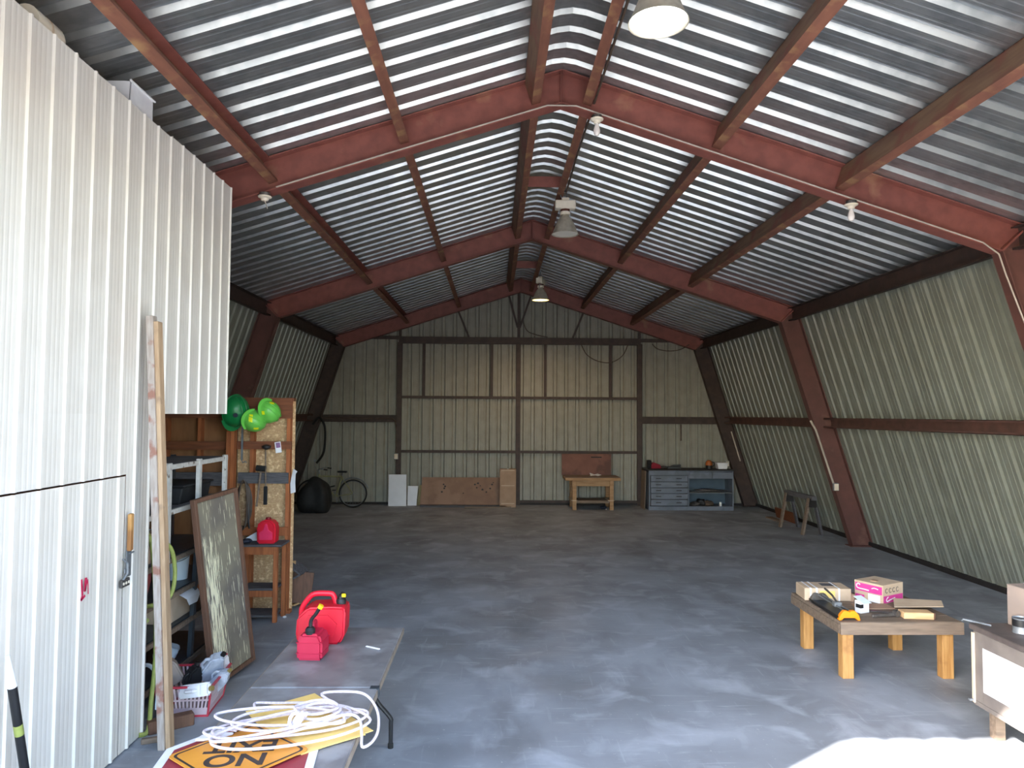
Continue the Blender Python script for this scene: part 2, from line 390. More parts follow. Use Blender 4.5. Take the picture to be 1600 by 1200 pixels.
# rear wall --------------------------------------------------------
XL, XM, XR = -2.53, .63, 3.88; ZH = 4.36
wr = struct('wall_rear', 'aged cream ribbed steel end wall with dark framing', 'wall')
def rtop(x):
    z = roofz(x)+.01
    if x < XC: z = min(z, (x-(XC-HB_OUT))/LEAN)
    else: z = min(z, ((XC+HB_OUT)-x)/LEAN)
    return max(z, .02)
def rear_panel(u0, u1, v0, v1, parent, name='wall_panel', y=YR):
    prof = rprofile(u0, u1, .12, D=.05, w=.058, wt=.03)
    extra = [u for u in (XC, XC+KO[0], XC-KO[0]) if u0 < u < u1]
    for u in extra:
        prof = sorted(prof + [clip(prof, u, u1)[0]])
    mb = strip(prof, lambda u, d, v: (u, y+d, v), (v0, v1)); return mb.build(name, REARW, parent)
def cuts(a, b, w=.9):
    out = [a]; x = a
    while x + w < b-.15: x += w; out.append(x)
    return out + [b]
for a, b in ((XC-HB_OUT+.01, XL), (XR, XC+HB_OUT-.01)):
    c = cuts(a, b)
    for u0, u1 in zip(c, c[1:]): rear_panel(u0, u1, .01, rtop, wr)
c = cuts(XL, XR)
for u0, u1 in zip(c, c[1:]): rear_panel(u0, u1, ZH+.05, rtop, wr, 'gable_panel')
yp = YR-.10
for x, z1, w in ((XL, roofz(XL)-.33, .12), (XM, 5.66, .12), (XR, roofz(XR)-.33, .13)):
    MB().box(x-w/2, x+w/2, yp, YR-.01, 0, ZH-.06).build('door_post', OXDIM, wr)
    MB().box(x-.035, x+.035, yp+.03, YR-.01, ZH-.06, z1).build('gable_post', OXDIM, wr)
MB().box(XL, XR, yp-.02, YR-.02, ZH-.09, ZH+.09).build('header_beam', OXDIM, wr)
MB().box(XC-KO[0]+.1, XL, yp+.02, YR-.01, ZH+.02, ZH+.11).build('gable_girt', OXDIM, wr)
MB().box(XR, XC+KO[0]-.1, yp+.02, YR-.01, ZH+.0, ZH+.09).build('gable_girt', OXDIM, wr)
for a, b in ((XC-HB_OUT+.75, XL-.06), (XR+.065, XC+HB_OUT-.75)):
    g = MB().box(a, b, YR-.015, YR-.007, 2.17, 2.36); g.box(a, b, yp, YR-.01, 2.352, 2.36); g.box(a, b, yp, YR-.01, 2.17, 2.178)
    g.build('girt', OXDIM, wr)
for a, b in (((.34, 5.66), (.60, 4.72)), ((.96, 5.60), (.66, 4.72)), ((-1.02, 5.22), (-.70, 4.45)), ((2.40, 5.22), (2.08, 4.45))):
    MB().bar((a[0], yp+.02, a[1]), (b[0], yp+.02, b[1]), .05, .05).build('gable_brace', OXDIM, wr)
bb = MB().box(XC-HB_OUT, XC+HB_OUT, YR-.06, YR-.005, 0, .06).build('baseboard_rear', BASEM)
tag(bb, 'dark steel base angle along the foot of the rear wall', 'base angle', kind='structure')
# two sliding doors in the rear wall
for nm, x0, x1, vx, lab in (('door_1', XL, XM, (-1.89, -.08), 'left leaf of the rear sliding door, cream ribbed steel on a dark frame'),
                            ('door_2', XM, XR, (1.35, 3.10), 'right leaf of the rear sliding door, cream ribbed steel on a dark frame')):
    dr = struct(nm, lab, 'door')
    c = cuts(x0, x1)
    for u0, u1 in zip(c, c[1:]): rear_panel(u0, u1, .012, ZH+.055, dr, 'door_panel', YR+.008)
    for z in (2.84, 1.40): MB().box(x0+.065, x1-.067, YR-.06, YR-.01, z-.035, z+.035).build('rail', OXDIM, dr)
    MB().box(x0+.065, x1-.067, YR-.062, YR-.01, .062, .12).build('rail', OXDIM, dr)
    for x in vx: MB().box(x-.035, x+.035, YR-.06, YR-.01, 2.875, ZH-.09).build('stile', OXDIM, dr)

# front wall: header and jambs around the open end (behind the camera)
wf = struct('wall_front', 'cream ribbed steel wall around the open front end', 'wall')
FX0, FX1, FH = -2.60, 3.95, 4.37
def front_panel(u0, u1, v0, v1):
    prof = rprofile(u0, u1, .12)
    for u in [u for u in (XC, XC+KO[0], XC-KO[0]) if u0 < u < u1]: prof = sorted(prof + [clip(prof, u, u1)[0]])
    strip(prof, lambda u, d, v: (u, YF-d, v), (v0, v1)).build('wall_panel', CREAM, wf)
for a, b, z0 in ((XC-HB_OUT+.01, FX0, 0.01), (FX0, FX1, FH), (FX1, XC+HB_OUT-.01, 0.01)):
    c = cuts(a, b)
    for u0, u1 in zip(c, c[1:]): front_panel(u0, u1, z0, rtop)

# white partition on the left with its walk door --------------------
PX = -2.60; PP = .215
def pprofile(u0, u1):
    return rprofile(u0, u1, 3.93, PP, .014, .014, .007, .0010, (.043, .086, .129, .172))
wp = struct('wall_partition', 'white ribbed steel partition of the storage room and loft on the left', 'wall')
DY0, DY1, DZ = 3.72, 5.10, 1.945
def ppanel(u0, u1, z0, z1, parent, name='partition_panel'):
    strip(pprofile(u0, u1), lambda u, d, v: (PX+d, u, v), (z0, z1)).build(name, WHITE, parent)
ypt = [1.62, 2.425, 3.07, 3.715, 4.36, 5.005, 5.65, 6.295, 6.94]
for i, (a, b) in enumerate(zip(ypt, ypt[1:])):
    top = 4.60 + (.0, .006, -.004, .008, .0, -.006, .005, .0)[i]
    ppanel(a, b, 2.385, top, wp)
for a, b in ((1.62, 2.425), (2.425, 3.07), (3.07, DY0-.008), (DY1+.008, 5.46)): ppanel(a, b, .01, 2.385, wp)
for a, b in ((DY0-.008, 4.36), (4.36, DY1+.008)): ppanel(a, b, DZ+.012, 2.385, wp)
# framing and loft behind it
MB().box(PX-.09, PX-.005, 1.65, 6.92, 2.40, 2.50).build('loft_beam', BLOCKW, wp)
MB().box(PX-.09, PX-.005, 1.65, 6.92, 4.46, 4.56).build('loft_beam', BLOCKW, wp)
MB().box(-5.0, PX-.005, 1.65, 6.92, 2.50, 2.52).build('loft_floor', PLY, wp)
MB().box(-4.15, PX-.005, 1.65, 6.92, 4.56, 4.575).build('loft_top', PLY, wp)
MB().box(-4.3, PX-.005, 6.90, 6.93, 2.42, 4.56).build('loft_end', PLY, wp)
for y in (1.75, 3.60, 5.40): MB().box(PX-.10, PX-.01, y-.045, y+.045, 0, 2.4).build('jamb_post', BLOCKW, wp)
d3 = struct('door_3', 'white ribbed walk door cut into the partition, with a hasp and red marks', 'door')
for a, b in ((DY0, 4.36), (4.36, DY1)): ppanel(a, b, .012, DZ, d3, 'door_panel')
MB().box(PX-.05, PX-.01, DY0, DY1, DZ-.09, DZ).build('door_rail', BLOCKW, d3)
h = MB(); h.box(PX+.022, PX+.05, 5.10, 5.145, 1.42, 1.68); h.build('wooden_handle', WOOD, d3, bevel=.006)
h = MB().box(PX+.018, PX+.026, 5.105, 5.165, 1.24, 1.42); h.box(PX+.02, PX+.03, 5.08, 5.15, 1.27, 1.30)
h.tube([(PX+.03, 5.045, 1.375), (PX+.045, 5.075, 1.345), (PX+.045, 5.08, 1.27), (PX+.03, 5.04, 1.225)], .008)
h.tube([(PX+.03, 5.13, 1.40), (PX+.04, 5.17, 1.405)], .007); h.build('hasp', STEEL, d3)
h = MB().box(PX+.02, PX+.04, 5.02, 5.13, 1.18, 1.235); h.build('latch_plate', TOOLG, d3, bevel=.004)
h = MB()
for y in (5.04, 5.075, 5.11): h.cyl((PX+.038, y, 1.207), (PX+.045, y, 1.207), .010, 8)
h.build('bolt_heads', PORC, d3)
def stroke(mb, pts, w=.016):
    for a, b in zip(pts, pts[1:]): mb.bar((PX+.0155, a[0], a[1]), (PX+.0155, b[0], b[1]), w, .002, up=(1, 0, 0))
s = MB(); stroke(s, [(4.575, 1.345), (4.59, 1.24), (4.575, 1.215), (4.62, 1.235)]); stroke(s, [(4.625, 1.345), (4.615, 1.26)], .022)
stroke(s, [(4.615, 1.26), (4.645, 1.33), (4.655, 1.235)], .008)
s.build('red_lettering', REDINK, d3, label='red hand-painted letters LA')

# stud wall of the storage room, seen from its framing side ------------
ws = struct('wall_storage', 'strand board stud wall at the back of the storage bay', 'wall')
YS = 8.66
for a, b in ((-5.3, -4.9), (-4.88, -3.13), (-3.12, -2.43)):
    MB().box(a, b, YS+.09, YS+.102, 0, 2.58).build('strand_board', OSB if b > -2.5 else OSBDIM, ws)
for x in (-5.0, -4.4, -3.95, -3.55, -2.92, -2.485): MB().box(x-.022, x+.022, YS, YS+.09, .04, 2.54).build('stud', STUD, ws)
MB().box(-3.19, -3.15, YS-.10, YS-.01, 0, 2.30).build('stud', STUD, ws); MB().box(-3.145, -3.10, YS-.09, YS, 0, 2.30).build('stud', STUD, ws)
MB().box(-5.3, -2.43, YS, YS+.09, 0, .04).build('bottom_plate', STUD, ws)
MB().box(-5.3, -2.43, YS, YS+.09, 2.54, 2.58).build('top_plate', BLOCKW, ws)
MB().box(-5.3, -2.44, YS-.02, YS-.002, 2.33, 2.565).build('header_board', BLOCKW, ws)
MB().box(-5.3, -3.20, YS-.03, YS-.003, 1.95, 2.05).build('blocking', BLOCKW, ws); MB().box(-3.09, -2.44, YS-.03, YS-.003, 1.96, 2.055).build('blocking', BLOCKW, ws)
MB().box(-3.07, -2.47, YS-.03, YS-.003, 1.55, 1.68).build('barn_board', GREYB, ws); MB().box(-3.9, -3.22, YS-.03, YS-.003, 1.52, 1.68).build('barn_board', GREYB, ws)
MB().box(-3.08, -2.47, YS-.03, YS-.003, .93, 1.03).build('blocking', STUD, ws)

# conduit -----------------------------------------------------------
def up_rafter(dx): return ZB - SL*abs(dx) - .012
pts = [(-2.95+XC-.0, YA-.09, up_rafter(2.95)+.02)]
for dx in (-2.4, -1.2, -.15, .15, 1.2, 2.4, 3.6, 4.45): pts.append((XC+dx, YA-.09, up_rafter(dx)+.022))
pts += [(XC+4.62, YA-.09, 4.12), (XC+4.69, YA-.09, 3.9), (XC+4.67+LEAN*1.3, YA-.09, 2.86), (XC+4.67+LEAN*3.1, YA-.09, 1.06)]
tag(MB().tube(pts, .0085, 8).build('electrical_conduit', CONDUIT, smooth=True), 'pale conduit following the lower edge of the nearest frame', 'conduit')
tag(MB().tube([(XC+.36, 1.7, 5.70), (XC+.36, 5.0, 5.70), (XC+.345, 9.0, 5.70), (XC+.36, 10.4, 5.70)], .013, 8).build('electrical_conduit', DCOND, smooth=True), 'dark conduit run under the purlin right of the ridge', 'conduit')
tag(MB().tube([(XC-HB_OUT+.8, YR-.11, 2.27), (XL-.16, YR-.11, 2.27), (XL-.09, YR-.115, 2.2), (XL-.055, YR-.12, 1.95), (XL-.055, YR-.12, 1.36)], .016, 8).build('electrical_conduit', DCOND, smooth=True), 'conduit bending down the left door post of the rear wall', 'conduit')
tag(MB().tube([(5.0, YR-.03, 2.16), (5.0, YR-.03, 1.72)], .022, 8).build('electrical_conduit', DCOND, smooth=True), 'short dark conduit stub below the girt above the blue cabinet', 'conduit')
tag(MB().tube([(XC+5.20, YB-.06, 2.32), (XC+5.28, YB-.10, 2.15), (XC+5.60, YB-.10, 1.16)], .02, 8).build('electrical_conduit', CONDUIT, smooth=True), 'pale conduit strapped to the middle right column', 'conduit')
tag(MB().tube([(XC+6.22-LEAN*1.95, YC-.12, 1.98), (XC+6.22-LEAN*1.2, YC-.12, 1.2)], .018, 8).build('electrical_conduit', CONDUIT, smooth=True), 'pale conduit on the rear right column beside the cabinet', 'conduit')
def jbox(loc, label, s=.05):
    b = thing('outlet_box', label, 'outlet box', loc)
    MB().box(-s, s, -.03, .03, -s*1.4, s*1.4).build('body', STEEL, b, bevel=.008)
    MB().box(-s*.8, s*.8, -.036, -.03, -s*1.2, s*1.2).build('cover_plate', PORC, b, bevel=.004)
jbox((XL-.055, YR-.13, 1.27), 'small pale outlet box on the left door post of the rear wall', .055)
jbox((XC+5.63, YB-.12, 1.10), 'small outlet box on the middle right column')
jbox((6.17, YC-.13, 1.13), 'small outlet box on the rear right column above the white tub', .055)

# cables on the gable
def cable(pts, r, label, mat=RUBBER):
    return tag(MB().tube(spline(pts, 8), r, 6).build('hanging_cable', mat, smooth=True), label, 'cable')
cable([(.75, 18.84, 4.85), (.86, 18.84, 4.62), (1.1, 18.84, 4.52), (1.4, 18.84, 4.46)], .012, 'thin cable looping from the centre post to the header beam', DCOND)
cable([(2.3, 18.84, 4.27), (2.45, 18.84, 4.0), (2.75, 18.84, 3.83), (3.1, 18.84, 3.80), (3.4, 18.84, 3.98), (3.55, 18.84, 4.27)], .013, 'cable sagging in a deep loop under the header beam', DCOND)
cable([(4.2, 18.84, 4.30), (4.35, 18.84, 4.17), (4.65, 18.84, 4.12), (4.95, 18.84, 4.16), (5.2, 18.84, 4.30)], .013, 'cable sagging in a shallow loop in the right corner of the rear wall', DCOND)
cable([(-4.72, 18.6, 2.1), (-4.55, 18.6, 2.28), (-4.40, 18.6, 2.0), (-4.42, 18.6, 1.4), (-4.6, 18.6, 1.1)], .03, 'thick black cable looped on the rear left column')

# ------------------------------------------------------------------ lamps
def high_bay(loc, rz, label, glowmat, power, col, droop=0):
    t = thing('high_bay_lamp', label, 'lamp', loc, rz, group='hanging high bay lamps')
    b = .0
    h = MB(); h.tube([(0, 0, .70), (0, 0, .64)], .012, 8)
    h.tube([(-.02+.05*cos(a), 0, .59+.055*sin(a)) for a in [i*pi/6 for i in range(12)]], .009, 6, closed=True)
    h.build('hook', STEEL, t, smooth=True)
    MB().box(-.055, .055, -.05, .05, .50, .545).build('mount', ALUW, t, bevel=.006)
    MB().box(-.15, .15, -.075, .075, .375, .50).build('ballast_box', ALUW, t, bevel=.008)
    MB().lathe([(.068, .335), (.068, .378)], 20).build('capacitor', BROWNC, t, smooth=True)
    MB().lathe([(.075, .295), (.075, .336)], 20).build('collar', ALUW, t, smooth=True)
    for s in (-1, 1): MB().bar((s*.085, 0, .36), (s*.075, 0, .25), .02, .006, up=(1, 0, 0)).build('bracket', STEEL, t)
    prof = [(.052, .30), (.056, .275), (.085, .245), (.125, .18), (.160, .09), (.185, .03), (.198, .01), (.203, .0),
            (.195, .002), (.180, .03), (.154, .09), (.118, .178), (.08, .238), (.0, .24)]
    MB().lathe(prof, 36).build('reflector', ALU, t, smooth=True, ang=50)
    MB().lathe([(0, .055), (.03, .06), (.05, .09), (.055, .14), (.04, .20), (.03, .236), (0, .237)], 20).build('bulb', glowmat, t, smooth=True)
    MB().lathe([(0, .012), (.185, .012), (.185, .015), (0, .015)], 36).build('lens', glowmat, t)
    if power:
        ld = bpy.data.lights.new('lamp_light', 'SPOT'); ld.energy = power; ld.color = col; ld.shadow_soft_size = .12
        ld.spot_size = radians(165); ld.spot_blend = .6
        lo = bpy.data.objects.new('lamp_light', ld); COL.objects.link(lo); lo.parent = t; lo.location = (0, 0, -.05)
    return t
high_bay((1.075, 4.62, 5.02), .2, 'brightly lit white high bay lamp nearest the opening', glow('lit_white_lens', (250, 255, 250), 9), 60, (1, 1, .96))
high_bay((1.03, 10.45, 5.08), 0, 'unlit high bay lamp with a white ballast box over the middle of the hall', glow('unlit_lens', (235, 228, 216), 0), 0, (1, 1, 1))
high_bay((1.03, 16.1, 5.00), 1.25, 'warm glowing high bay lamp farthest back near the end wall', glow('warm_lens', (255, 214, 120), 3.0), 78, (1, .68, .38))

def bulb_holder(x, dx, bulb, label):
    z = up_rafter(dx)
    t = thing('bulb_holder', label, 'lamp', (XC+dx, YA-.07, z), group='porcelain bulb holders under the nearest frame')
    MB().lathe([(.052, -.035), (.055, -.03), (.055, .0)], 10).build('junction_box', TOOLG, t, smooth=True)
    MB().lathe([(.025, -.085), (.034, -.08), (.04, -.06), (.066, -.048), (.07, -.036), (.05, -.034)], 20).build('socket', PORC, t, smooth=True)
    if bulb:
        MB().lathe([(0, -.215), (.02, -.210), (.033, -.185), (.035, -.16), (.026, -.12), (.017, -.095), (.016, -.08)], 18).build('bulb', BULBM, t, smooth=True)
    else:
        MB().tube([(0, -.01, -.08), (.02, -.012, -.12), (.035, -.012, -.17)], .004, 6).build('pull_cord', CONDUIT, t)
bulb_holder(0, -3.07, False, 'empty porcelain bulb holder with a pull cord beside the white partition')
bulb_holder(0, .37, True, 'bare bulb in a porcelain holder just right of the roof ridge')
bulb_holder(0, 3.06, True, 'bare bulb in a porcelain holder at the right side of the nearest frame')
# ================================================================== FOREGROUND: folding table and what lies on it
TZ = .74
ft = thing('folding_table', 'long grey folding table with a centre fold, left of the floor', 'table', (-1.08, 4.40, 0))
for s in (-1, 1):
    y0, y1 = (.006, 1.215) if s > 0 else (-1.215, -.006)
    top = MB().box(-.385, .385, y0, y1, TZ-.028, TZ).build('tabletop', TTOP, ft, bevel=.006)
    e = MB()
    e.box(-.39, -.384, y0, y1, TZ-.045, TZ-.006); e.box(.384, .39, y0, y1, TZ-.045, TZ-.006)
    ye = y1 if s > 0 else y0
    e.box(-.39, .39, ye-.004, ye+.004, TZ-.045, TZ-.006); e.build('edge_band', TEDGE, top)
    yl = s*.83
    for q in (-1, 1):
        MB().tube(spline([(q*.22, yl-s*.06, TZ-.045), (q*.235, yl-s*.01, .42), (q*.25, yl, .33), (q*.345, yl, .215), (q*.352, yl, .17), (q*.352, yl, .02)], 5), .0155, 10).build('leg', BLACK, ft, smooth=True)
        MB().lathe([(.02, 0), (.02, .03), (.016, .035)], 12, (q*.352, yl, 0)).build('foot_cap', RUBBER, ft, smooth=True)
    MB().tube([(-.235, yl-s*.01, .42), (.235, yl-s*.01, .42)], .012, 8).build('crossbar', BLACK, ft, smooth=True)
MB().box(.34, .395, -.025, .025, TZ-.05, TZ+.002).build('hinge', DKSTEEL, ft)

def prism_body(poly, y0, y1, bev, name, mat, parent, seg=2, **k):
    return MB().prism(poly, y0, y1).build(name, mat, parent, smooth=True, bevel=bev, seg=seg, ang=60, **k)
def jerry_big(loc, rz, label):
    t = thing('gas_can', label, 'gas can', loc, rz, group='red gas cans')
    b = prism_body([(-.145, 0), (.135, 0), (.172, .05), (.178, .235), (.165, .262), (.06, .268), (-.09, .262), (-.165, .19), (-.172, .06)], -.12, .12, .035, 'body', REDP, t, 3)
    prism_body([(-.10, .045), (.10, .045), (.135, .15), (.06, .225), (-.09, .225), (-.13, .15)], -.128, .128, .012, 'side_panel', REDP, t)
    MB().tube(spline([(-.155, 0, .17), (-.150, 0, .235), (-.105, 0, .305), (-.06, 0, .335), (.02, 0, .337), (.07, 0, .325), (.095, 0, .25)], 5), [.020]*31, 10).build('handle', REDP, t, smooth=True)
    MB().lathe([(.036, 0), (.038, .025), (.03, .04)], 18, (.128, 0, .262)).build('collar', BLACK, t, smooth=True)
    sp = MB().cyl((.125, 0, .30), (.150, 0, .335), .026, 14, .022).build('spout', BLACK, t, smooth=True)
    MB().box(.135, .165, -.028, -.012, .312, .338).build('cap', YEL, sp, bevel=.004)
    return t
jerry_big((-1.245, 5.31, TZ), .05, 'large red gas can with an arched handle on the grey folding table')

def jerry_small(loc, rz, label, mat=REDP2, spout=True, group='red gas cans'):
    t = thing('gas_can', label, 'gas can', loc, rz, group=group)
    w, d, hh = .086, .09, .175
    b = MB().prism([(-w, .0), (w, .0), (w, .125), (w*.72, hh), (-w*.72, hh), (-w, .125)], -d, d)
    b.build('body', mat, t, smooth=True, bevel=.016, seg=2, ang=60)
    r = MB()
    for z in (.045, .115): r.box(-w-.002, w+.002, -d-.002, d+.002, z, z+.007)
    r.build('moulded_rib', mat, t, bevel=.002)
    MB().tube(spline([(0, -.02, hh-.01), (0, -.01, hh+.04), (0, .03, hh+.055), (0, .05, hh+.04), (0, .075, hh-.02)], 5), .014, 8).build('handle', mat, t, smooth=True)
    MB().lathe([(.032, 0), (.034, .03), (.024, .045)], 16, (-.005, -.05, hh-.006)).build('collar', BLACK, t, smooth=True)
    if spout:
        sp = MB().tube(spline([(-.005, -.05, hh+.03), (.0, -.05, hh+.085), (.03, -.05, hh+.125), (.058, -.05, hh+.17)], 5), .0125, 10).build('spout', BLACK, t, smooth=True)
        MB().cyl((.056, -.05, hh+.165), (.068, -.05, hh+.186), .018, 12).build('cap', YEL, sp, smooth=True)
    return t
jerry_small((-1.225, 4.95, TZ), -.06, 'small red gas can with an upright black spout on the folding table')

st = MB().bar((-.90, 5.155, TZ+.004), (-.795, 5.09, TZ+.004), .016, .007).build('plastic_strip', PAPER, bevel=.002)
tag(st, 'thin white strip lying on the far half of the folding table', 'strip')

# signs -----------------------------------------------------------------
def plate(poly, z0, z1, name, mat, parent, bev=.001): return MB().prism(poly, z0, z1, 'z').build(name, mat, parent, bevel=bev)
def ngon(n, r, a0): return [(r*cos(a0+2*pi*k/n), r*sin(a0+2*pi*k/n)) for k in range(n)]
def text_mesh(txt, size, name, mat, parent, loc, rot, extrude=.0008, sx=1):
    cu = bpy.data.curves.new(name, 'FONT'); cu.body = txt; cu.size = size; cu.extrude = extrude; cu.align_x = 'CENTER'; cu.align_y = 'CENTER'
    cu.offset = size*.022
    tmp = bpy.data.objects.new(name, cu); COL.objects.link(tmp); dg = bpy.context.evaluated_depsgraph_get(); dg.update()
    me = bpy.data.meshes.new_from_object(tmp.evaluated_get(dg)); bpy.data.objects.remove(tmp)
    me.materials.clear(); me.materials.append(mat)
    o = bpy.data.objects.new(name, me); COL.objects.link(o); o.parent = parent; o.location = loc; o.rotation_euler = rot; o.scale = (sx, 1, 1)
    return o
t = thing('stop_sign', 'faded red octagonal sign with a white edge, bottom of the sign pile', 'sign', (-1.215, 3.50, TZ+.001), .12)
plate(ngon(8, .40, pi/8), 0, .003, 'plate', SIGNW, t); plate(ngon(8, .355, pi/8), .003, .0036, 'red_face', SIGNR, t)
def yellow_sign(loc, rz, half, label, rx=0):
    t = thing('traffic_sign', label, 'sign', loc, group='yellow metal signs on the folding table', rot=(rx, 0, rz))
    plate([(-half[0], -half[1]), (half[0], -half[1]), (half[0], half[1]), (-half[0], half[1])], 0, .003, 'plate', SIGNY, t)
    for x, y in ((0, half[1]*.8), (0, -half[1]*.8)): MB().lathe([(.006, 0), (.006, .001)], 8, (x, y, .003)).build('bolt_hole', SIGNK, t)
    return t
yellow_sign((-.985, 3.915, TZ+.0045), -.86, (.33, .20), 'lower blank pale yellow sign, only its far and right edges showing')
yellow_sign((-1.005, 3.885, TZ+.009), -.935, (.33, .20), 'upper blank pale yellow sign lying directly under the rope')
t = thing('warning_sign', 'amber diamond NO EXIT sign with a black border, upside down on the pile', 'sign', (-1.22, 3.535, TZ+.016), pi+.10)
def rounded_diamond(h, r_):
    out = []
    for k in range(4):
        a0 = k*pi/2; cx, cy = (h-r_*1.414)*cos(a0), (h-r_*1.414)*sin(a0)
        out += [(cx+r_*cos(a0+b_), cy+r_*sin(a0+b_)) for b_ in [-pi/4+i_*pi/8 for i_ in range(5)]]
    return out
plate(rounded_diamond(.335, .035), 0, .003, 'plate', SIGNO, t)
oo, ii = rounded_diamond(.312, .030), rounded_diamond(.296, .026); nn = len(oo)
bd = MB(); bd.add([(x, y, .0036) for x, y in oo+ii], [(k, (k+1) % nn, nn+(k+1) % nn, nn+k) for k in range(nn)]); bd.closed = False
bd.build('border', SIGNK, t)
text_mesh('NO', .165, 'lettering', SIGNK, t, (0, .070, .0035), (0, 0, 0), sx=1.1)
text_mesh('EXIT', .165, 'lettering', SIGNK, t, (0, -.068, .0035), (0, 0, 0))

# rope: one continuous loose coil
random.seed(11); rp = []
def lay(x, y, z): rp.append((x, y, TZ+.028+z))
lay(-1.30, 4.02, .0); lay(-1.33, 4.10, .0); lay(-1.20, 4.10, .0); lay(-1.0, 4.09, .004); lay(-.90, 4.02, .01)
for k in range(5):
    ox, oy = random.uniform(-.08, .06), random.uniform(-.06, .06); ra = random.uniform(.20, .40); rb = random.uniform(.07, .20); th = .25+random.uniform(-.4, .4)
    for j in range(9):
        a = 2*pi*j/9+.4
        x, y = ra*cos(a), rb*sin(a)
        lay(-1.03+ox+x*cos(th)-y*sin(th)*.9, 3.80+oy+x*sin(th)+y*cos(th), .004+.009*k+random.uniform(0, .012))
for k in range(2):
    ox, oy = random.uniform(-.04, .04), random.uniform(-.03, .03); ra = random.uniform(.10, .16); rb = random.uniform(.07, .11)
    for j in range(8):
        a = 2*pi*j/8+1
        lay(-.92+ox+ra*cos(a), 3.85+oy+rb*sin(a), .055+.009*k+random.uniform(0, .01))
for p in ((-.95, 4.05, .07), (-.80, 4.08, .07), (-.70, 4.05, .06), (-.62, 3.92, .03), (-.588, 3.76, .0), (-.60, 3.64, -.01), (-.635, 3.57, .0), (-.655, 3.66, .02), (-.69, 3.78, .045), (-.76, 3.81, .055), (-.9, 3.74, .05), (-1.1, 3.62, .05), (-1.3, 3.58, .035), (-1.44, 3.66, .03), (-1.42, 3.74, .02), (-1.3, 3.72, .015)): lay(*p)
tag(MB().tube(spline(rp, 6), .0072, 7).build('rope', ROPE, smooth=True), 'loose coil of white rope piled on the signs', 'rope')
kn = MB()
for i in range(3): kn.tube([(-1.0+.028*cos(a)+i*.012, 3.70+.02*sin(a*1)+.01*i, TZ+.10+.03*sin(a+i)) for a in [j*2*pi/9 for j in range(9)]], .010, 7, closed=True)
kn.build('knot', ROPE, bpy.data.objects['rope'], smooth=True)
rg = MB().prism([(-.09, -.018), (-.05, -.03), (.03, -.022), (.09, -.006), (.09, .008), (.02, .026), (-.06, .028)], 0, .012, 'z').build('plastic_scraper', JUGW, bevel=.004, loc=(-1.40, 3.69, TZ+.022), rot=(0, 0, .35))
tag(rg, 'flat white plastic scraper on the red octagonal sign', 'scraper')

# ================================================================== LEFT: posts, shelving, clutter
pa = MB().bar((-2.345, 5.235, 0), (-2.515, 5.235, 3.10), .048, .075, up=(0, 1, 0)).build('leaning_board', ASHW, bevel=.003)
tag(pa, 'tall grey-white weathered board leaning by the storage opening', 'board', 'tall boards leaning by the storage opening')
TANB = M('dull_tan_board', (186, 158, 128), (164, 134, 104), 6, .75, stretch=(7, 7, .8), c3=(140, 116, 96), scale3=5, lo3=.6, hi3=.7)
pb = MB().bar((-2.303, 5.25, 0), (-2.473, 5.25, 3.06), .032, .075, up=(0, 1, 0)).build('leaning_board', TANB, bevel=.003)
tag(pb, 'tall tan board leaning right beside the grey-white one', 'board', 'tall boards leaning by the storage opening')

sh = thing('storage_shelf', 'grey steel storage shelves behind the leaning boards', 'shelf', (-2.72, 5.55, 0))
for y in (.05, .49, 1.10, 1.73):
    dark = y in (.05,)
    MB().bar((0, y, 1.14 if y in (.49, 1.10, 1.73) else 0), (0, y, 1.97), .05, .035, up=(1, 0, 0)).build('upright', PAINTW if not dark else DKSTEEL, sh)
MB().bar((-.02, 1.03, 0), (0, 1.10, 1.20), .05, .035, up=(1, 0, 0)).build('upright', DKSTEEL, sh)
MB().bar((-.02, 1.73, 0), (0, 1.73, 1.20), .05, .035, up=(1, 0, 0)).build('upright', DKSTEEL, sh)
for y in (.05, 1.73): MB().bar((-.52, y, 0), (-.52, y, 1.97), .035, .05).build('upright', DKSTEEL, sh)
for z, m in ((1.955, GREYB), (1.575, GREYB), (1.165, DKSTEEL), (.86, DKSTEEL), (.56, DKSTEEL), (.20, DKSTEEL)):
    MB().box(-.53, -.03, 0, 1.78, z-.02, z).build('shelf_board', m, sh)
    MB().bar((0, 0, z-.02), (0, 1.78, z-.02), .02, .04).build('shelf_rail', PAINTW if z > 1.5 else WOODG, sh)
bx, by = -2.72, 5.55
def lidded(loc, label, r=.1, hh=.26):
    t = thing('bucket', label, 'bucket', loc)
    MB().lathe([(r*.84, 0), (r*.98, hh*.82), (r*1.08, hh*.83), (r*1.08, hh*.87), (r, hh*.88), (r*1.06, hh*.98), (r*1.06, hh), (r*.96, hh), (r*.94, hh*.5), (0, hh*.45)], 28).build('body', BLUEP, t, smooth=True)
    MB().tube([(r*1.08*cos(a), -r*1.08*sin(a), hh*.85-abs(sin(a))*.05) for a in [pi*k/12 for k in range(13)]], .004, 6).build('bail_handle', STEEL, t, smooth=True)
lidded((-2.92, 6.72, .86), 'pale blue-white plastic bucket on the storage shelf')
def carton(name, label, cat, loc, rz, s, mat, tape=PAPER, group=None, flaps=True):
    t = thing(name, label, cat, loc, rz, group=group); x, y, z = s
    MB().box(-x/2, x/2, -y/2, y/2, 0, z).build('box_body', mat, t, bevel=.004)
    if flaps:
        MB().box(-x/2, -.002, -y/2, y/2, z, z+.003).build('flap', mat, t); MB().box(.002, x/2, -y/2, y/2, z, z+.003).build('flap', mat, t)
    if tape: MB().box(-.025, .025, -y/2-.001, y/2+.001, z+.003, z+.004).build('tape', tape, t)
    return t
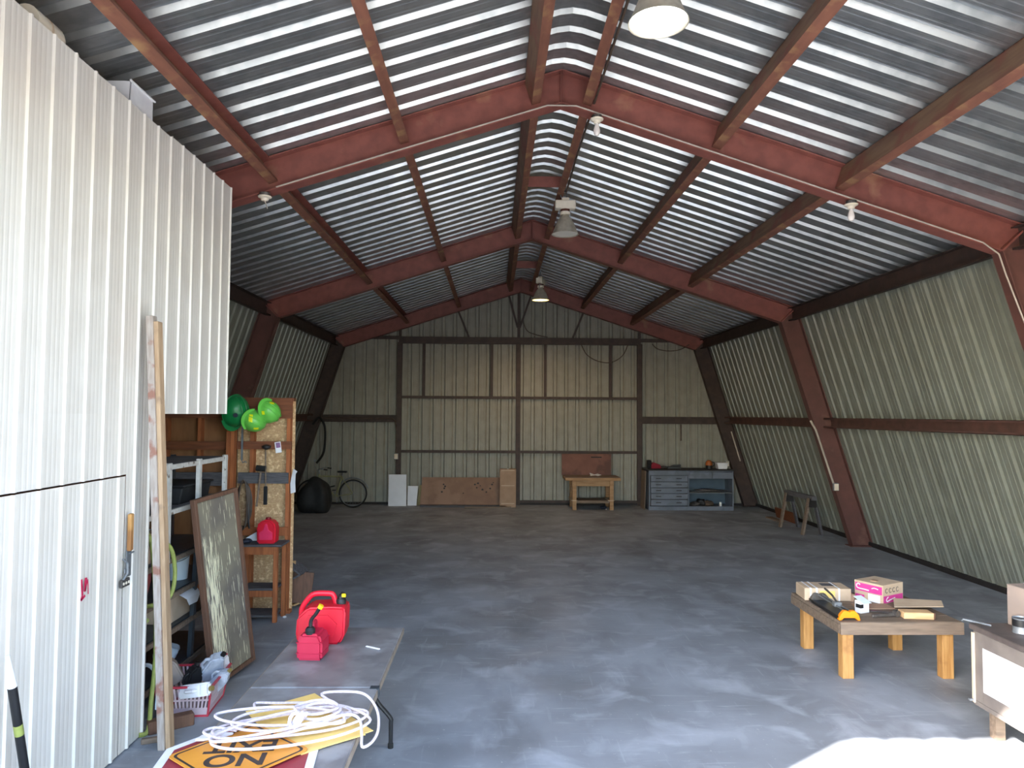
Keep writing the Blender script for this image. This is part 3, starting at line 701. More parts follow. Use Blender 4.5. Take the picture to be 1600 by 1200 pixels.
carton('cardboard_box', 'small open-ended cardboard box on the upper storage shelf behind the boards', 'box', (-2.90, 6.0, 1.165), .1, (.2, .26, .24), CARD)
carton('cardboard_box', 'pale brown cardboard box on the lower storage shelf', 'box', (-2.95, 6.55, .56), 0, (.3, .5, .22), CARD2)
cr = MB().prism([(-.2, 0), (.2, 0), (.23, .15), (-.23, .15)], -.32, .32); cr.box(-.25, .25, -.34, .34, .15, .17)
tag(cr.build('storage_tub', TARP, bevel=.01, loc=(-3.0, 6.75, 1.575)), 'shallow black tub under the top storage shelf', 'tub')
def wad(name, label, cat, loc, size, mat, seed, sub=3, amp=.25):
    random.seed(seed); bm = bmesh.new(); bmesh.ops.create_icosphere(bm, subdivisions=sub, radius=1)
    ph = [(Vector((random.uniform(-1, 1) for _ in range(3))).normalized()*random.uniform(2, 6), random.uniform(0, 6)) for _ in range(7)]
    for v in bm.verts:
        k = 1+amp*sum(sin(v.co.dot(d)+p) for d, p in ph)/4
        v.co *= k; v.co.x *= size[0]; v.co.y *= size[1]; v.co.z = max(v.co.z, -.75)*size[2]+.75*size[2]
    me = bpy.data.meshes.new(name); bm.to_mesh(me); bm.free(); me.materials.append(mat)
    me.polygons.foreach_set('use_smooth', [sub > 2]*len(me.polygons))
    o = bpy.data.objects.new(name, me); COL.objects.link(o); o.location = loc; return tag(o, label, cat)
def sheet_paper(name, label, loc, pts, cat='paper', mat=PAPER):
    mb = MB(); n = len(pts)//2
    for p in pts: mb.v.append(p)
    for p in pts: mb.v.append((p[0]+.001, p[1]-.001, p[2]+.0015))
    for i in range(n-1):
        a = (2*i, 2*i+1, 2*i+3, 2*i+2); mb.f.append(a); mb.f.append(tuple(q+2*n for q in a[::-1]))
    return tag(mb.build(name, mat, smooth=True, loc=loc), label, cat)
sheet_paper('paper_sheet', 'crumpled white paper hanging over the cardboard box on the lower storage shelf', (-2.72, 6.35, .70),
            [(-.10, 0, .12), (-.10, .34, .12), (-.02, -.02, .11), (-.01, .33, .10), (.035, .02, .06), (.04, .3, .05), (.045, .05, .0), (.045, .22, -.01)])
wad('paper_wad', 'blue and white crumpled bag on the bottom storage shelf', 'bag', (-2.88, 6.45, .22), (.10, .14, .07), BLUEP, 5)
wad('red_cloth', 'dull red cloth bundle on the storage shelf behind the hose', 'cloth', (-2.86, 5.80, .86), (.10, .16, .16), M('dull_red_cloth', (140, 60, 56), (120, 50, 48), 9, .9), 9)

# framed board leaning on the shelves
A0, B0 = Vector((-2.42, 6.29, .0)), Vector((-2.27, 6.91, .0)); up_ = Vector((-.18, -.08, 1.63))
ez = up_.normalized(); L = (B0-A0).length; ex = (B0-A0); ex = (ex - ez*ex.dot(ez)).normalized(); ey = ez.cross(ex).normalized(); H = up_.length
t = thing('framed_board', 'framed grey-brown board with peeling pale paint leaning on the shelves', 'board')
t.matrix_world = Matrix((ex, ey, ez)).transposed().to_4x4(); t.location = A0 + Vector((0, 0, .012))
PEEL = bpy.data.materials.new('peeling_painted_board'); PEEL.use_nodes = True
n = PEEL.node_tree.nodes; l = PEEL.node_tree.links; b = n['Principled BSDF']; b.inputs['Roughness'].default_value = .7
tc = n.new('ShaderNodeTexCoord'); mp = n.new('ShaderNodeMapping'); mp.inputs['Scale'].default_value = (40, 1, 2.0); l.new(tc.outputs['Object'], mp.inputs[0])
nz = n.new('ShaderNodeTexNoise'); nz.inputs['Scale'].default_value = 2.2; nz.inputs['Detail'].default_value = 7; l.new(mp.outputs[0], nz.inputs[0])
sx = n.new('ShaderNodeSeparateXYZ'); l.new(tc.outputs['Object'], sx.inputs[0])
def rng(src, a, b_, c, d):
    r = n.new('ShaderNodeMapRange'); r.interpolation_type = 'SMOOTHSTEP'; l.new(src, r.inputs[0])
    for i, v in enumerate((a, b_, c, d)): r.inputs[i+1].default_value = v
    return r.outputs[0]
def mth(op, a, b_):
    m_ = n.new('ShaderNodeMath'); m_.operation = op
    for i, q in enumerate((a, b_)):
        if isinstance(q, (int, float)): m_.inputs[i].default_value = q
        else: l.new(q, m_.inputs[i])
    return m_.outputs[0]
mask = mth('MULTIPLY', mth('MULTIPLY', rng(sx.outputs[0], .05, .12, 0, 1), rng(sx.outputs[0], .18, .34, 1, 0)), rng(sx.outputs[2], 1.32, 1.0, 0, 1))
fl_ = mth('ADD', nz.outputs[0], mth('MULTIPLY', mask, .15))
fac = rng(fl_, .60, .63, 0, 1)
mx = n.new('ShaderNodeMix'); mx.data_type = 'RGBA'; mx.inputs[6].default_value = lin((142, 134, 120)); mx.inputs[7].default_value = lin((232, 224, 190)); l.new(fac, mx.inputs[0])
nb = n.new('ShaderNodeTexNoise'); nb.inputs['Scale'].default_value = 2.2; l.new(tc.outputs['Object'], nb.inputs[0])
mb_ = n.new('ShaderNodeMix'); mb_.data_type = 'RGBA'; mb_.inputs[6].default_value = lin((108, 100, 92)); mb_.inputs[7].default_value = lin((132, 124, 106)); l.new(rng(nb.outputs[0], .4, .6, 0, 1), mb_.inputs[0]); l.new(mb_.outputs[2], mx.inputs[6])
l.new(mx.outputs[2], b.inputs['Base Color'])
FRB = M('brown_frame_wood', (112, 80, 62), (92, 66, 52), 6, .7, stretch=(6, 6, .8))
MB().box(.035, L-.035, -.006, .008, .03, H-.03).build('panel', PEEL, t)
for x in (.0, L-.036): MB().box(x, x+.036, -.03, .018, 0, H).build('frame_side', FRB, t, bevel=.003)
for z in (0, H-.036): MB().box(.036, L-.036, -.03, .018, z, z+.036).build('frame_rail', FRB, t, bevel=.003)

# basket with jugs
t = thing('plastic_basket', 'pink-white plastic basket with a red rim full of jugs on the floor', 'basket', (-2.44, 5.96, 0), .08)
def ring(w, d, z): return [(-w, -d, z), (w, -d, z), (w, d, z), (-w, d, z)]
w0, d0, w1, d1, hz = .175, .20, .215, .25, .25
lo = MB()
for za, zb in ((0, .075), (.13, .145)):
    f = lambda z: (w0+(w1-w0)*z/hz, d0+(d1-d0)*z/hz)
    a_, b2 = f(za), f(zb); lo.add(ring(*a_, za)+ring(*b2, zb), [(k, (k+1) % 4, 4+(k+1) % 4, 4+k) for k in range(4)])
lo.add(ring(w0, d0, .002), [(0, 3, 2, 1)]); lo.closed = False
lo.build('tub_wall', BASKET, t)
sl = MB()
for k in range(13):
    q = -1+2*(k+.5)/13
    for s in (-1, 1):
        sl.bar((q*w0*1.0, s*(d0+.015), .07), (q*w1, s*d1, hz), .014, .004, up=(0, 1, 0)); sl.bar((s*(w0+.012), q*d0, .07), (s*w1, q*d1, hz), .016, .004, up=(1, 0, 0))
so = sl.build('slats', BASKET, t); so['kind'] = 'stuff'
rm = MB(); cr_ = ring(w1+.006, d1+.006, hz)
for k in range(4): rm.bar(cr_[k], cr_[(k+1) % 4], .024, .016)
rm.build('rim', BASKR, t, bevel=.004)
rb = MB(); cr_ = ring(w0, d0, .008)
for k in range(4): rb.bar(cr_[k], cr_[(k+1) % 4], .012, .016)
for sx_, sy_ in ((1, -1), (1, 1), (-1, -1)): rb.bar((sx_*w0, sy_*d0, 0), (sx_*w1, sy_*d1, hz), .012, .012)
rb.build('corner_rib', BASKR, t)
def jug(label, loc, rot, mat, cap, s=1):
    t = thing('oil_jug', label, 'jug', loc, group='jugs in the plastic basket', rot=rot)
    b = MB().prism([(-.06, 0), (.06, 0), (.06, .15), (.028, .20), (.018, .235), (-.018, .235), (-.03, .215), (-.06, .19)], -.045, .045)
    b.v = [(x*s, y*s, z*s) for x, y, z in b.v]; b.build('body', mat, t, smooth=True, bevel=.012*s, seg=2, ang=60)
    MB().tube([(x*s, 0, z*s) for x, z in ((-.055, .17), (-.08, .15), (-.085, .10), (-.06, .07))], .011*s, 8).build('handle', mat, t, smooth=True)
    MB().lathe([(.018*s, .232*s), (.018*s, .255*s), (0, .256*s)], 12).build('cap', cap, t, smooth=True)
GOLD = M('gold_cap', (170, 150, 90), (150, 130, 76), 8, .4, .3)
jug('white jug lying at the front of the plastic basket', (-2.44, 5.78, .19), (1.35, .2, 1.2), JUGW, GOLD, 1.1)
jug('silver jug with a dark cap at the back of the plastic basket', (-2.40, 6.10, .18), (.5, .5, .5), JUGS, BLACK, 1.15)
jug('second silver jug leaning in the right side of the plastic basket', (-2.30, 5.99, .14), (.3, .75, .2), JUGS, GOLD, .9)
jug('tan jug at the left of the plastic basket', (-2.60, 6.02, .18), (.1, -.45, .4), JUGT, TOOLG, 1.1)
jug('red-capped white jug in the back right corner of the plastic basket', (-2.31, 6.17, .15), (-.1, .35, .9), JUGW, BASKR, .8)
jug('black jug standing in the middle of the plastic basket', (-2.49, 6.0, .09), (.15, .2, .9), BLACK, BLACK, 1)

# hose and bits on the floor
hp = [(-2.72, 5.62, 1.50), (-2.63, 5.58, 1.38), (-2.60, 5.60, 1.0), (-2.60, 5.63, .62), (-2.60, 5.62, .42), (-2.60, 5.58, .20), (-2.56, 5.46, .03), (-2.60, 5.40, .02)]
hp2 = [(-2.70, 5.75, 1.40), (-2.62, 5.88, 1.30), (-2.60, 5.93, 1.08), (-2.62, 5.88, .90), (-2.70, 5.70, .88), (-2.82, 5.60, .95), (-2.84, 5.58, 1.25), (-2.74, 5.62, 1.46)]
tag(MB().tube(spline(hp, 6), .017, 9).build('garden_hose', HOSE, smooth=True), 'yellow-green hose hanging down to the floor behind the leaning boards', 'hose')
MB().tube(spline(hp2, 6), .017, 9).build('hose_coil', HOSE, bpy.data.objects['garden_hose'], smooth=True)
MB().tube(spline([(-2.95, 5.68, .62), (-2.75, 5.6, .72), (-2.66, 5.56, .80), (-2.62, 5.52, .82)], 6), .017, 9).build('hose_coil', HOSE, bpy.data.objects['garden_hose'], smooth=True)
tag(MB().tube(spline([(-2.80, 5.72, .28), (-2.72, 5.70, .42), (-2.62, 5.66, .40), (-2.575, 5.63, .26), (-2.575, 5.62, .12)], 6), .016, 8).build('grey_hose', BLUEP, smooth=True), 'short pale blue-grey hose arched near the floor beside the green hose', 'hose')
tag(MB().box(-.16, .16, -.045, .045, 0, .09).build('wood_block', FRB, bevel=.006, loc=(-2.44, 5.56, 0), rot=(0, 0, .6)), 'rough brown timber block on the floor in front of the basket', 'wood block')
tag(MB().box(-.07, .07, -.02, .02, 0, .035).build('wood_stick', WOODG, bevel=.004, loc=(-2.47, 5.33, 0), rot=(0, 0, .35)), 'short grey stick on the floor by the foot of the boards', 'stick')
# pole in the lower left corner
t = thing('striped_pole', 'black pole with a pale tip leaning on the white partition, lower left corner', 'pole', (-2.46, 4.02, 0), rot=(radians(14.5), 0, 0))
MB().cyl((0, 0, 0), (0, 0, 1.02), .022, 14).build('shaft', BLACK, t, smooth=True); MB().cyl((0, 0, 1.02), (0, 0, 1.20), .023, 14, .010).build('tip', PAPER, t, smooth=True)
MB().cyl((0, 0, .74), (0, 0, .80), .0226, 14).build('band', HOSE, t, smooth=True)
# things on top of the loft
t = thing('foam_roll', 'cream rolled foam pad on top of the white partition', 'foam roll', (-2.72, 4.20, 4.575), .0)
MB().tube([(0, -.14, .085), (0, .10, .085), (0, .135, .08), (0, .15, .07)], [.085, .085, .07, .03], 20).build('roll', PORC, t, smooth=True, ang=60)
MB().tube([(0, -.02, .085), (0, .0, .085)], .0865, 20).build('tie_band', CARD2, t, smooth=True)
t = thing('plastic_tray', 'pale plastic tray lying on top of the white partition', 'tray', (-2.70, 5.24, 4.575), 0)
MB().box(-.20, .07, -.17, .17, .0, .012).build('tray_floor', JUGW, t)
for a in ((-.2, .07, -.17, -.16), (-.2, .07, .16, .17), (-.2, -.19, -.17, .17), (.06, .07, -.17, .17)): MB().box(a[0], a[1], a[2], a[3], 0, .20).build('tray_side', JUGW, t, bevel=.003)
MB().box(.07, .085, -.19, .18, .19, .205).build('tray_lip', JUGW, t, bevel=.003)

# helmets and tools hanging on the stud wall
def helmet(loc, direc, roll, shell, label, r=.135, stickers=True, brim=True):
    z = Vector(direc).normalized(); t = thing('hard_hat', label, 'hard hat', loc, group='green hard hats on the stud wall')
    q = z.to_track_quat('Z', 'Y'); t.rotation_mode = 'QUATERNION'; from mathutils import Quaternion
    t.rotation_quaternion = q @ Quaternion((0, 0, 1), roll)
    prof = [(r*cos(a), r*1.02*sin(a)) for a in [k*pi/2/9 for k in range(10)]]; prof[-1] = (0, prof[-1][1])
    inner = [(p[0]*.94, p[1]*.94) for p in prof[::-1]]; inner[0] = (0, inner[0][1])
    MB().lathe([(r*1.05, -.008)] + prof, 28, sy=1.15).build('shell', shell, t, smooth=True)
    rd = MB()
    for y in (-.03, .03): rd.tube([(y, r*1.15*cos(a)*1.005, r*1.02*sin(a)*1.01) for a in [radians(15)+k*radians(150)/12 for k in range(13)]], .005, 6)
    rd.build('crown_ridge', shell, t, smooth=True)
    if brim:
        bp = MB(); pl_ = [(r*1.15*cos(a), r*1.30*sin(a)) for a in [radians(-160)+k*radians(140)/10 for k in range(11)]]
        bp.prism(pl_ + [(r*.6, -r*.5), (-r*.6, -r*.5)], -.012, -.004, 'z'); bp.v = [(x*1.0, y*1.18, zz) for x, y, zz in bp.v]; bp.build('brim', shell, t)
    MB().lathe([(r*.9, -.05), (r*.92, -.002), (r*.86, -.002), (r*.84, -.05)], 24, sy=1.12).build('headband', NAVY, t, smooth=True)
    if stickers:
        inv = t.rotation_quaternion.inverted(); s_ = MB()
        for c_, hw, hh in stickers:
            n_ = (inv @ Vector(c_)).normalized(); q_ = Vector((n_.x/r, n_.y/(1.15*r), n_.z/(1.02*r))); c0 = n_/q_.length
            gx = n_.cross(inv @ Vector((0, 0, 1))).normalized(); gy = gx.cross(n_); pts = []
            for i_ in range(4):
                for j_ in range(4):
                    p_ = c0 + gx*hw*(i_/1.5-1) + gy*hh*(j_/1.5-1)
                    q_ = Vector((p_.x/r, p_.y/(1.15*r), p_.z/(1.02*r))); pts.append(p_/q_.length*1.012)
            s_.add(pts, [(a_*4+b_, a_*4+b_+1, a_*4+b_+5, a_*4+b_+4) for a_ in range(3) for b_ in range(3)])
        s_.closed = False; s_.build('sticker', YSTICK, t)
    return t
helmet((-3.04, 8.40, 2.42), (.75, -.42, -.22), .2, GREEND, 'dark green hard hat, the leftmost and largest of the three', .165, False)
helmet((-2.815, 8.42, 2.30), (.80, -.5, -.25), 4.4, GREENL, 'bright green hard hat with a long yellow sticker, middle of the three', .125, [((.0, -.92, .22), .022, .052), ((.35, -.6, -.65), .028, .016)])
helmet((-2.655, 8.46, 2.41), (.85, -.5, -.05), 4.0, GREENL, 'bright green hard hat hanging farthest right', .122, [((-.25, -.9, -.1), .018, .022), ((.35, -.5, .75), .028, .018)])
MB().lathe([(.026, 0), (.026, .006)], 14).build('logo_disc', NAVY, bpy.data.objects['hard_hat'], loc=(-.10, .0, .135), rot=(0, -.62, 0))
t = thing('plunger_tool', 'long tool with a black cup head hanging on the stud wall', 'tool', (-2.73, YS-.05, 1.30))
MB().cyl((0, 0, .22), (-.01, 0, .66), .010, 8).build('shaft', WOODG, t, smooth=True); MB().lathe([(.0, .72), (.03, .715), (.055, .70), (.052, .68), (.015, .655)], 16).build('head', BLACK, t, smooth=True)
MB().box(-.022, .022, -.012, .012, 0, .22).build('grip', BLACK, t, bevel=.006)
t = thing('mallet', 'mallet with a black head hanging over the grey barn board', 'mallet', (-2.83, YS-.06, 1.28), rot=(0, .10, 0))
MB().cyl((0, 0, .0), (0, 0, .44), .012, 8).build('handle', WOODG, t, smooth=True); MB().cyl((-.055, 0, .455), (.055, 0, .455), .036, 14).build('head', RUBBER, t, smooth=True)
t = thing('rope_coil', 'coil of dark cord hanging beside the framed board', 'cord', (-2.985, YS-.06, 1.0))
cc = MB()
for k in range(5): cc.tube([((.05+.012*k)*sin(a), -.02+.008*k, .30+(.30-.01*k)*cos(a)) for a in [j*2*pi/18 for j in range(18)]], .007, 6, closed=True)
cc.build('loops', DCOND, t, smooth=True); MB().tube([(0.06, 0, .45), (.07, -.01, .1), (.08, -.01, .02)], .01, 6).build('tail', BLACK, t, smooth=True)
t = thing('glove_packet', 'small white and purple packet pinned on the blocking at the right of the stud wall', 'packet', (-2.585, YS-.035, 1.92))
MB().box(-.035, .035, -.006, .004, .0, .13).build('card', PAPER, t, rot=(0, -.15, 0)); MB().box(-.02, .03, -.012, -.006, .06, .12).build('print', M('mauve_print', (150, 110, 150), (130, 96, 134), 9, .6), t, rot=(0, -.15, 0))
t = thing('hook_strip', 'pale steel strip with hooks hanging below the hard hats', 'hook strip', (-3.02, YS-.05, 1.80))
MB().box(-.012, .012, -.004, .004, .03, .46).build('strip', STEEL, t); MB().tube([(.0, -.005, .03), (.02, -.02, .0), (.05, -.03, .02), (.065, -.02, .0)], .006, 6).build('hook', STEEL, t, smooth=True)
sheet_paper('paper_sheet', 'white curled paper hanging at the right end of the stud wall', (-2.42, YS-.02, 1.43),
            [(-.02, 0, .0), (.045, -.02, .02), (-.025, -.005, .12), (.04, -.03, .13), (-.005, -.02, .22), (.05, -.05, .24), (.02, -.04, .30), (.075, -.07, .27)])

# stand with the third gas can
t = thing('wooden_stand', 'small wooden stand against the stud wall under the cord coil', 'stand', (-2.70, 8.44, 0))
MB().box(-.26, .27, -.16, .17, .86, .885).build('top', GREYB, t, bevel=.004)
MB().box(-.22, .20, -.14, .16, .36, .385).build('shelf', GREYB, t, bevel=.004); MB().box(-.24, .20, -.15, .16, .06, .085).build('shelf', GREYB, t, bevel=.004)
for x, y in ((.20, -.13), (.22, .13), (-.22, -.13), (-.22, .13)): MB().box(x-.024, x+.024, y-.024, y+.024, 0, .86).build('leg', STUD, t, bevel=.003)
MB().box(-.20, .18, -.145, -.125, .77, .86).build('apron', STUD, t); MB().box(-.20, .18, -.145, -.125, .29, .36).build('apron', STUD, t)
t = thing('gas_can', 'red gas can with a moulded front panel on the wooden stand', 'gas can', (-2.63, 8.42, .885), 0, group='red gas cans')
prism_body([(-.105, 0), (.105, 0), (.11, .20), (.085, .245), (.03, .275), (-.03, .275), (-.085, .245), (-.11, .20)], -.08, .08, .018, 'body', REDP, t)
prism_body([(-.075, .045), (.075, .045), (.078, .13), (.03, .16), (.012, .23), (-.012, .23), (-.03, .16), (-.078, .13)], -.088, -.07, .006, 'front_panel', M('rosy_red_plastic', (226, 52, 96), (214, 44, 86), 5, .45), t)
MB().lathe([(.028, .27), (.028, .295), (0, .30)], 16).build('cap', M('dark_red_cap', (130, 20, 36), (120, 18, 32), 6, .4), t, smooth=True)
MB().tube([(0, -.03, .26), (0, 0, .285), (0, .06, .27)], .013, 8).build('handle', REDP, t, smooth=True)
wad('rag', 'dark rag and pale scrap on the left of the wooden stand', 'rag', (-2.87, 8.40, .885), (.07, .08, .03), NAVY, 21)
sheet_paper('paper_sheet', 'sheet of white paper standing behind the gas can on the wooden stand', (-2.86, 8.52, .887), [(-.06, 0, .0), (-.06, -.04, .03), (.12, .03, .0), (.10, .05, .13)])
wad('scrap', 'small white scrap on the floor right of the wooden stand', 'scrap', (-2.44, 8.50, 0), (.02, .02, .012), PAPER, 3, 2)
t = thing('plywood_box', 'angled plywood box lying on its side past the end of the stud wall', 'box', (-2.50, 9.0, 0), .1)
MB().bar((-.05, 0, .56), (.16, -.06, .42), .25, .02).build('board', GREYB, t); MB().bar((.15, -.06, .43), (.11, -.10, .06), .25, .02, up=(0, 1, 0)).build('board', FRB, t)
MB().bar((-.06, 0, .30), (.15, -.05, .42), .25, .02).build('board', GREYB, t); MB().bar((-.07, .02, .0), (-.06, .0, .56), .2, .02, up=(0, 1, 0)).build('board', PLY, t)
MB().bar((.11, -.10, .06), (-.07, .0, .0), .2, .02).build('board', PLY, t)
t = thing('hand_truck', 'old hand truck with black tyres behind the end of the stud wall', 'hand truck', (-2.95, 9.65, 0), .15)
for x in (-.2, .2): MB().tube([(x, .05, .12), (x, -.05, 1.2), (x*.9, -.10, 1.75)], .018, 8).build('rail', STEEL, t, smooth=True)
for z in (.35, .75, 1.15): MB().bar((-.2, .02-.08*z, z), (.2, .02-.08*z, z), .012, .04).build('crossbar', STEEL, t)
for x in (-.27, .27):
    MB().tube([(x, .12+.13*cos(a), .17+.13*sin(a)) for a in [j*2*pi/20 for j in range(20)]], .04, 8, closed=True).build('tyre', RUBBER, t, smooth=True)
    MB().cyl((x-.02, .12, .17), (x+.02, .12, .17), .09, 14).build('hub', TOOLG, t, smooth=True)
MB().box(-.22, .22, -.22, .04, .02, .03).build('toe_plate', DKSTEEL, t)
# ================================================================== RIGHT: low table and what lies on it
LZ = .53
t = thing('low_table', 'low wooden table with grey plank top and four stout tan legs', 'table', (3.735, 7.03, 0))
for k in range(5):
    y0 = -.54+k*.216; MB().box(-.565, .565, y0+.003, y0+.213, LZ-.03, LZ-random.uniform(0, .003)).build('plank', WOODG, t, bevel=.003)
for a in ((-.565, .565, -.55, -.515), (-.565, .565, .515, .55)): MB().box(*a, LZ-.115, LZ-.031).build('apron', WOODG, t, bevel=.003)
for a in ((-.57, -.535, -.515, .515), (.535, .57, -.515, .515)): MB().box(*a, LZ-.115, LZ-.031).build('apron', WOODG, t, bevel=.003)
MB().box(-.57, .57, -.555, -.5505, LZ-.115, LZ-.004).build('edge_board', WOODG, t, bevel=.001)
for x, y in ((-.475, -.45), (.45, -.46), (-.47, .38), (.43, .33)): MB().box(x-.052, x+.052, y-.045, y+.045, 0, LZ-.031).build('leg', WOOD, t, bevel=.004)
# strapped carton
t = thing('strapped_carton', 'long pale cardboard carton with strapping on the low table', 'box', (3.42, 7.34, LZ), -.10)
MB().box(-.24, .22, -.13, .15, 0, .125).build('box_body', CARD2, t, bevel=.006)
for x in (-.18, -.12, .10): MB().box(x-.008, x+.008, -.132, .152, -.0, .127).build('strap', PAPER, t)
MB().box(-.09, .06, -.1315, -.1303, .03, .10).build('label', SIGNY, t); MB().box(-.03, .12, -.02, .10, .1253, .1262).build('label', GREYB, t)
MB().box(.20, .235, -.128, .148, .05, .128).build('flap', CARD, t, rot=(0, .25, 0))
# pink printed box
t = thing('printed_box', 'white and pink printed cardboard box on the back of the low table', 'box', (3.89, 7.08, LZ), .50)
x1, y1, z1 = .34, .31, .185
MB().box(0, x1, 0, y1, 0, z1).build('box_body', CARD2, t, bevel=.003)
MB().box(-.0012, -.0002, .01, y1-.01, .085, .165).build('pink_print', PINK, t); MB().box(-.0012, -.0002, .20, y1-.01, .02, .05).build('pink_print', PINK, t)
MB().box(.01, x1-.01, -.0012, -.0002, .005, .075).build('pink_print', PINK, t); MB().box(-.0015, -.0002, .03, .16, .0, .075).build('white_patch', PAPER, t)
def curve_print(pts, w, o, ax):
    mb = MB(); pts = spline(pts, 5)
    for a, b in zip(pts, pts[1:]): mb.bar(a, b, w, .0012, up=ax)
    return mb.build('white_lettering', PAPER, o)
curve_print([(-.0016, .245, .145), (-.0016, .265, .155), (-.0016, .285, .14), (-.0016, .28, .115), (-.0016, .25, .108), (-.0016, .20, .108), (-.0016, .15, .105)], .011, t, (1, 0, 0))
curve_print([(-.0016, .12, .13), (-.0016, .09, .14), (-.0016, .05, .135)], .008, t, (1, 0, 0))
curve_print([(.09, -.0016, .062), (.07, -.0016, .055), (.055, -.0016, .035), (.07, -.0016, .02), (.11, -.0016, .03), (.2, -.0016, .045)], .010, t, (0, 1, 0))
for i, x in enumerate((.06, .12, .18, .24)): MB().tube([(x+.02*cos(a), -.001, .125+.022*sin(a)) for a in [radians(40)+k*radians(280)/10 for k in range(11)]], .0035, 4).build('grey_lettering', TOOLG, t)
MB().box(.10, .17, .10, .16, z1, z1+.012).build('tape', CARD, t, rot=(0, 0, .2))
# tile cutter
t = thing('tile_cutter', 'black tile cutter with an orange foot along the left edge of the low table', 'tile cutter', (3.275, 6.55, LZ), -.03)
MB().box(-.085, .085, .0, .64, .012, .022).build('base_plate', DKSTEEL, t, bevel=.002)
MB().box(-.095, -.08, .0, .66, .0, .03).build('side_rail', BLACK, t, bevel=.003); MB().box(.08, .095, .0, .66, .0, .03).build('side_rail', BLACK, t, bevel=.003)
for y, fm in ((-.01, ORANGE), (.62, TOOLG)):
    MB().prism([(-.10, 0), (-.075, 0), (-.05, .022), (.05, .022), (.075, 0), (.10, 0), (.085, .05), (.05, .088), (.015, .086), (0, .074), (-.015, .086), (-.05, .088), (-.085, .05)], y-.015, y+.03).build('foot', fm, t, bevel=.004)
for x in (-.022, .022): MB().cyl((x, -.01, .075), (x, .64, .075), .0075, 8).build('slide_rod', STEEL, t, smooth=True)
MB().box(-.035, .035, .20, .27, .06, .105).build('carriage', STEEL, t, bevel=.006); MB().tube([(0, .24, .10), (0, .34, .14), (0, .50, .165)], .010, 8).build('handle', TOOLG, t, smooth=True)
t = thing('small_carton', 'small white carton standing beside the tile cutter', 'box', (3.53, 6.80, LZ), .35)
MB().box(-.055, .055, -.035, .035, 0, .115).build('box_body', PAPER, t, bevel=.003); MB().box(-.05, .05, -.03, .10, .115, .118).build('flap', BLUEP, t, rot=(.35, 0, 0)); MB().box(-.057, -.02, -.037, .02, .05, .085).build('black_print', BLACK, t)
t = thing('pipe_wrench', 'dark iron pipe wrench lying near the front of the low table', 'wrench', (3.72, 6.66, LZ), .25)
MB().prism([(-.20, -.012), (-.02, -.02), (.02, -.03), (.07, -.035), (.09, -.01), (.06, .018), (.01, .015), (-.2, .012)], .004, .034, 'z').build('handle', TOOLG, t, bevel=.006)
MB().cyl((.055, -.045, .03), (.055, .0, .03), .03, 14).build('adjusting_nut', TOOLG, t, smooth=True)
MB().prism([(.06, .03), (.13, .04), (.16, .0), (.14, -.035), (.12, -.01), (.10, .01), (.06, .005)], .006, .04, 'z').build('jaw', STEEL, t, bevel=.005)
t = thing('steel_bar', 'dark flat bar lying behind the pipe wrench', 'bar', (3.70, 6.80, LZ), -.25)
MB().box(-.16, .18, -.018, .018, 0, .012).build('shank', TOOLG, t, bevel=.003); MB().prism([(.16, -.018), (.23, -.03), (.24, .0), (.23, .03), (.16, .018)], 0, .016, 'z').build('claw', TOOLG, t, bevel=.003)
o = MB().prism([(-.25, -.12), (.20, -.17), (.30, .02), (-.10, .16)], 0, .006, 'z').build('cardboard_sheet', CARD2, loc=(4.10, 6.93, LZ+.055), rot=(.02, -.04, 0)); tag(o, 'flat cardboard sheet resting on the wood offcut', 'cardboard')
o = MB().prism([(-.2, -.07), (.18, -.10), (.2, .08), (-.15, .11)], 0, .008, 'z').build('cardboard_sheet', CARD, loc=(3.72, 6.98, LZ+.002), rot=(0, 0, .1)); tag(o, 'brown cardboard flap in front of the pink printed box', 'cardboard')
t = thing('wood_offcut', 'pale sawn wood offcut at the front right of the low table', 'wood block', (3.95, 6.62, LZ), -.12)
MB().box(-.135, .13, -.06, .07, 0, .06).build('block', M('pale_sawn_wood', (226, 190, 144), (210, 170, 124), 5, .7, stretch=(1, 6, 6)), t, bevel=.004); MB().box(.128, .15, -.05, .065, .0, .06).build('bark_edge', FRB, t, bevel=.004)

# metal bench at the right edge ---------------------------------------------
t = thing('metal_bench', 'grey metal bench with a white side panel at the right edge', 'bench', (3.65, 5.39, 0))
BEN = M('taupe_bench_steel', (120, 112, 106), (108, 100, 96), 8, .5, .1)
BENT = M('bench_top', (96, 86, 82), (78, 70, 68), 8, .5, .1)
MB().box(-.015, 1.3, -1.9, .03, .79, .83).build('top', BENT, t, bevel=.006)
fr = MB(); fr.box(0, .02, -.10, 0, .27, .785); fr.box(0, .02, -1.86, -1.76, .27, .785); fr.box(0, .02, -1.76, -.10, .68, .785); fr.box(0, .02, -1.76, -.10, .27, .355); fr.build('side_frame', BEN, t, bevel=.003)
MB().box(.004, .014, -1.76, -.10, .355, .68).build('white_panel', WHITEB, t)
MB().box(.02, 1.28, -.02, .0, .27, .785).build('end_panel', BEN, t)
MB().box(-.012, .0, -.02, .006, .25, .77).build('corner_strip', CARD2, t, bevel=.002)
MB().box(-.002, .03, -1.87, .0, .235, .268).build('bottom_rail', BEN, t)
MB().box(.10, .17, -.09, -.02, 0, .27).build('leg', WOODG, t); MB().box(.10, .17, -1.85, -1.78, 0, .27).build('leg', WOODG, t); MB().box(1.1, 1.17, -.09, -.02, 0, .79).build('leg', WOODG, t); MB().box(1.1, 1.17, -1.85, -1.78, 0, .79).build('leg', WOODG, t)
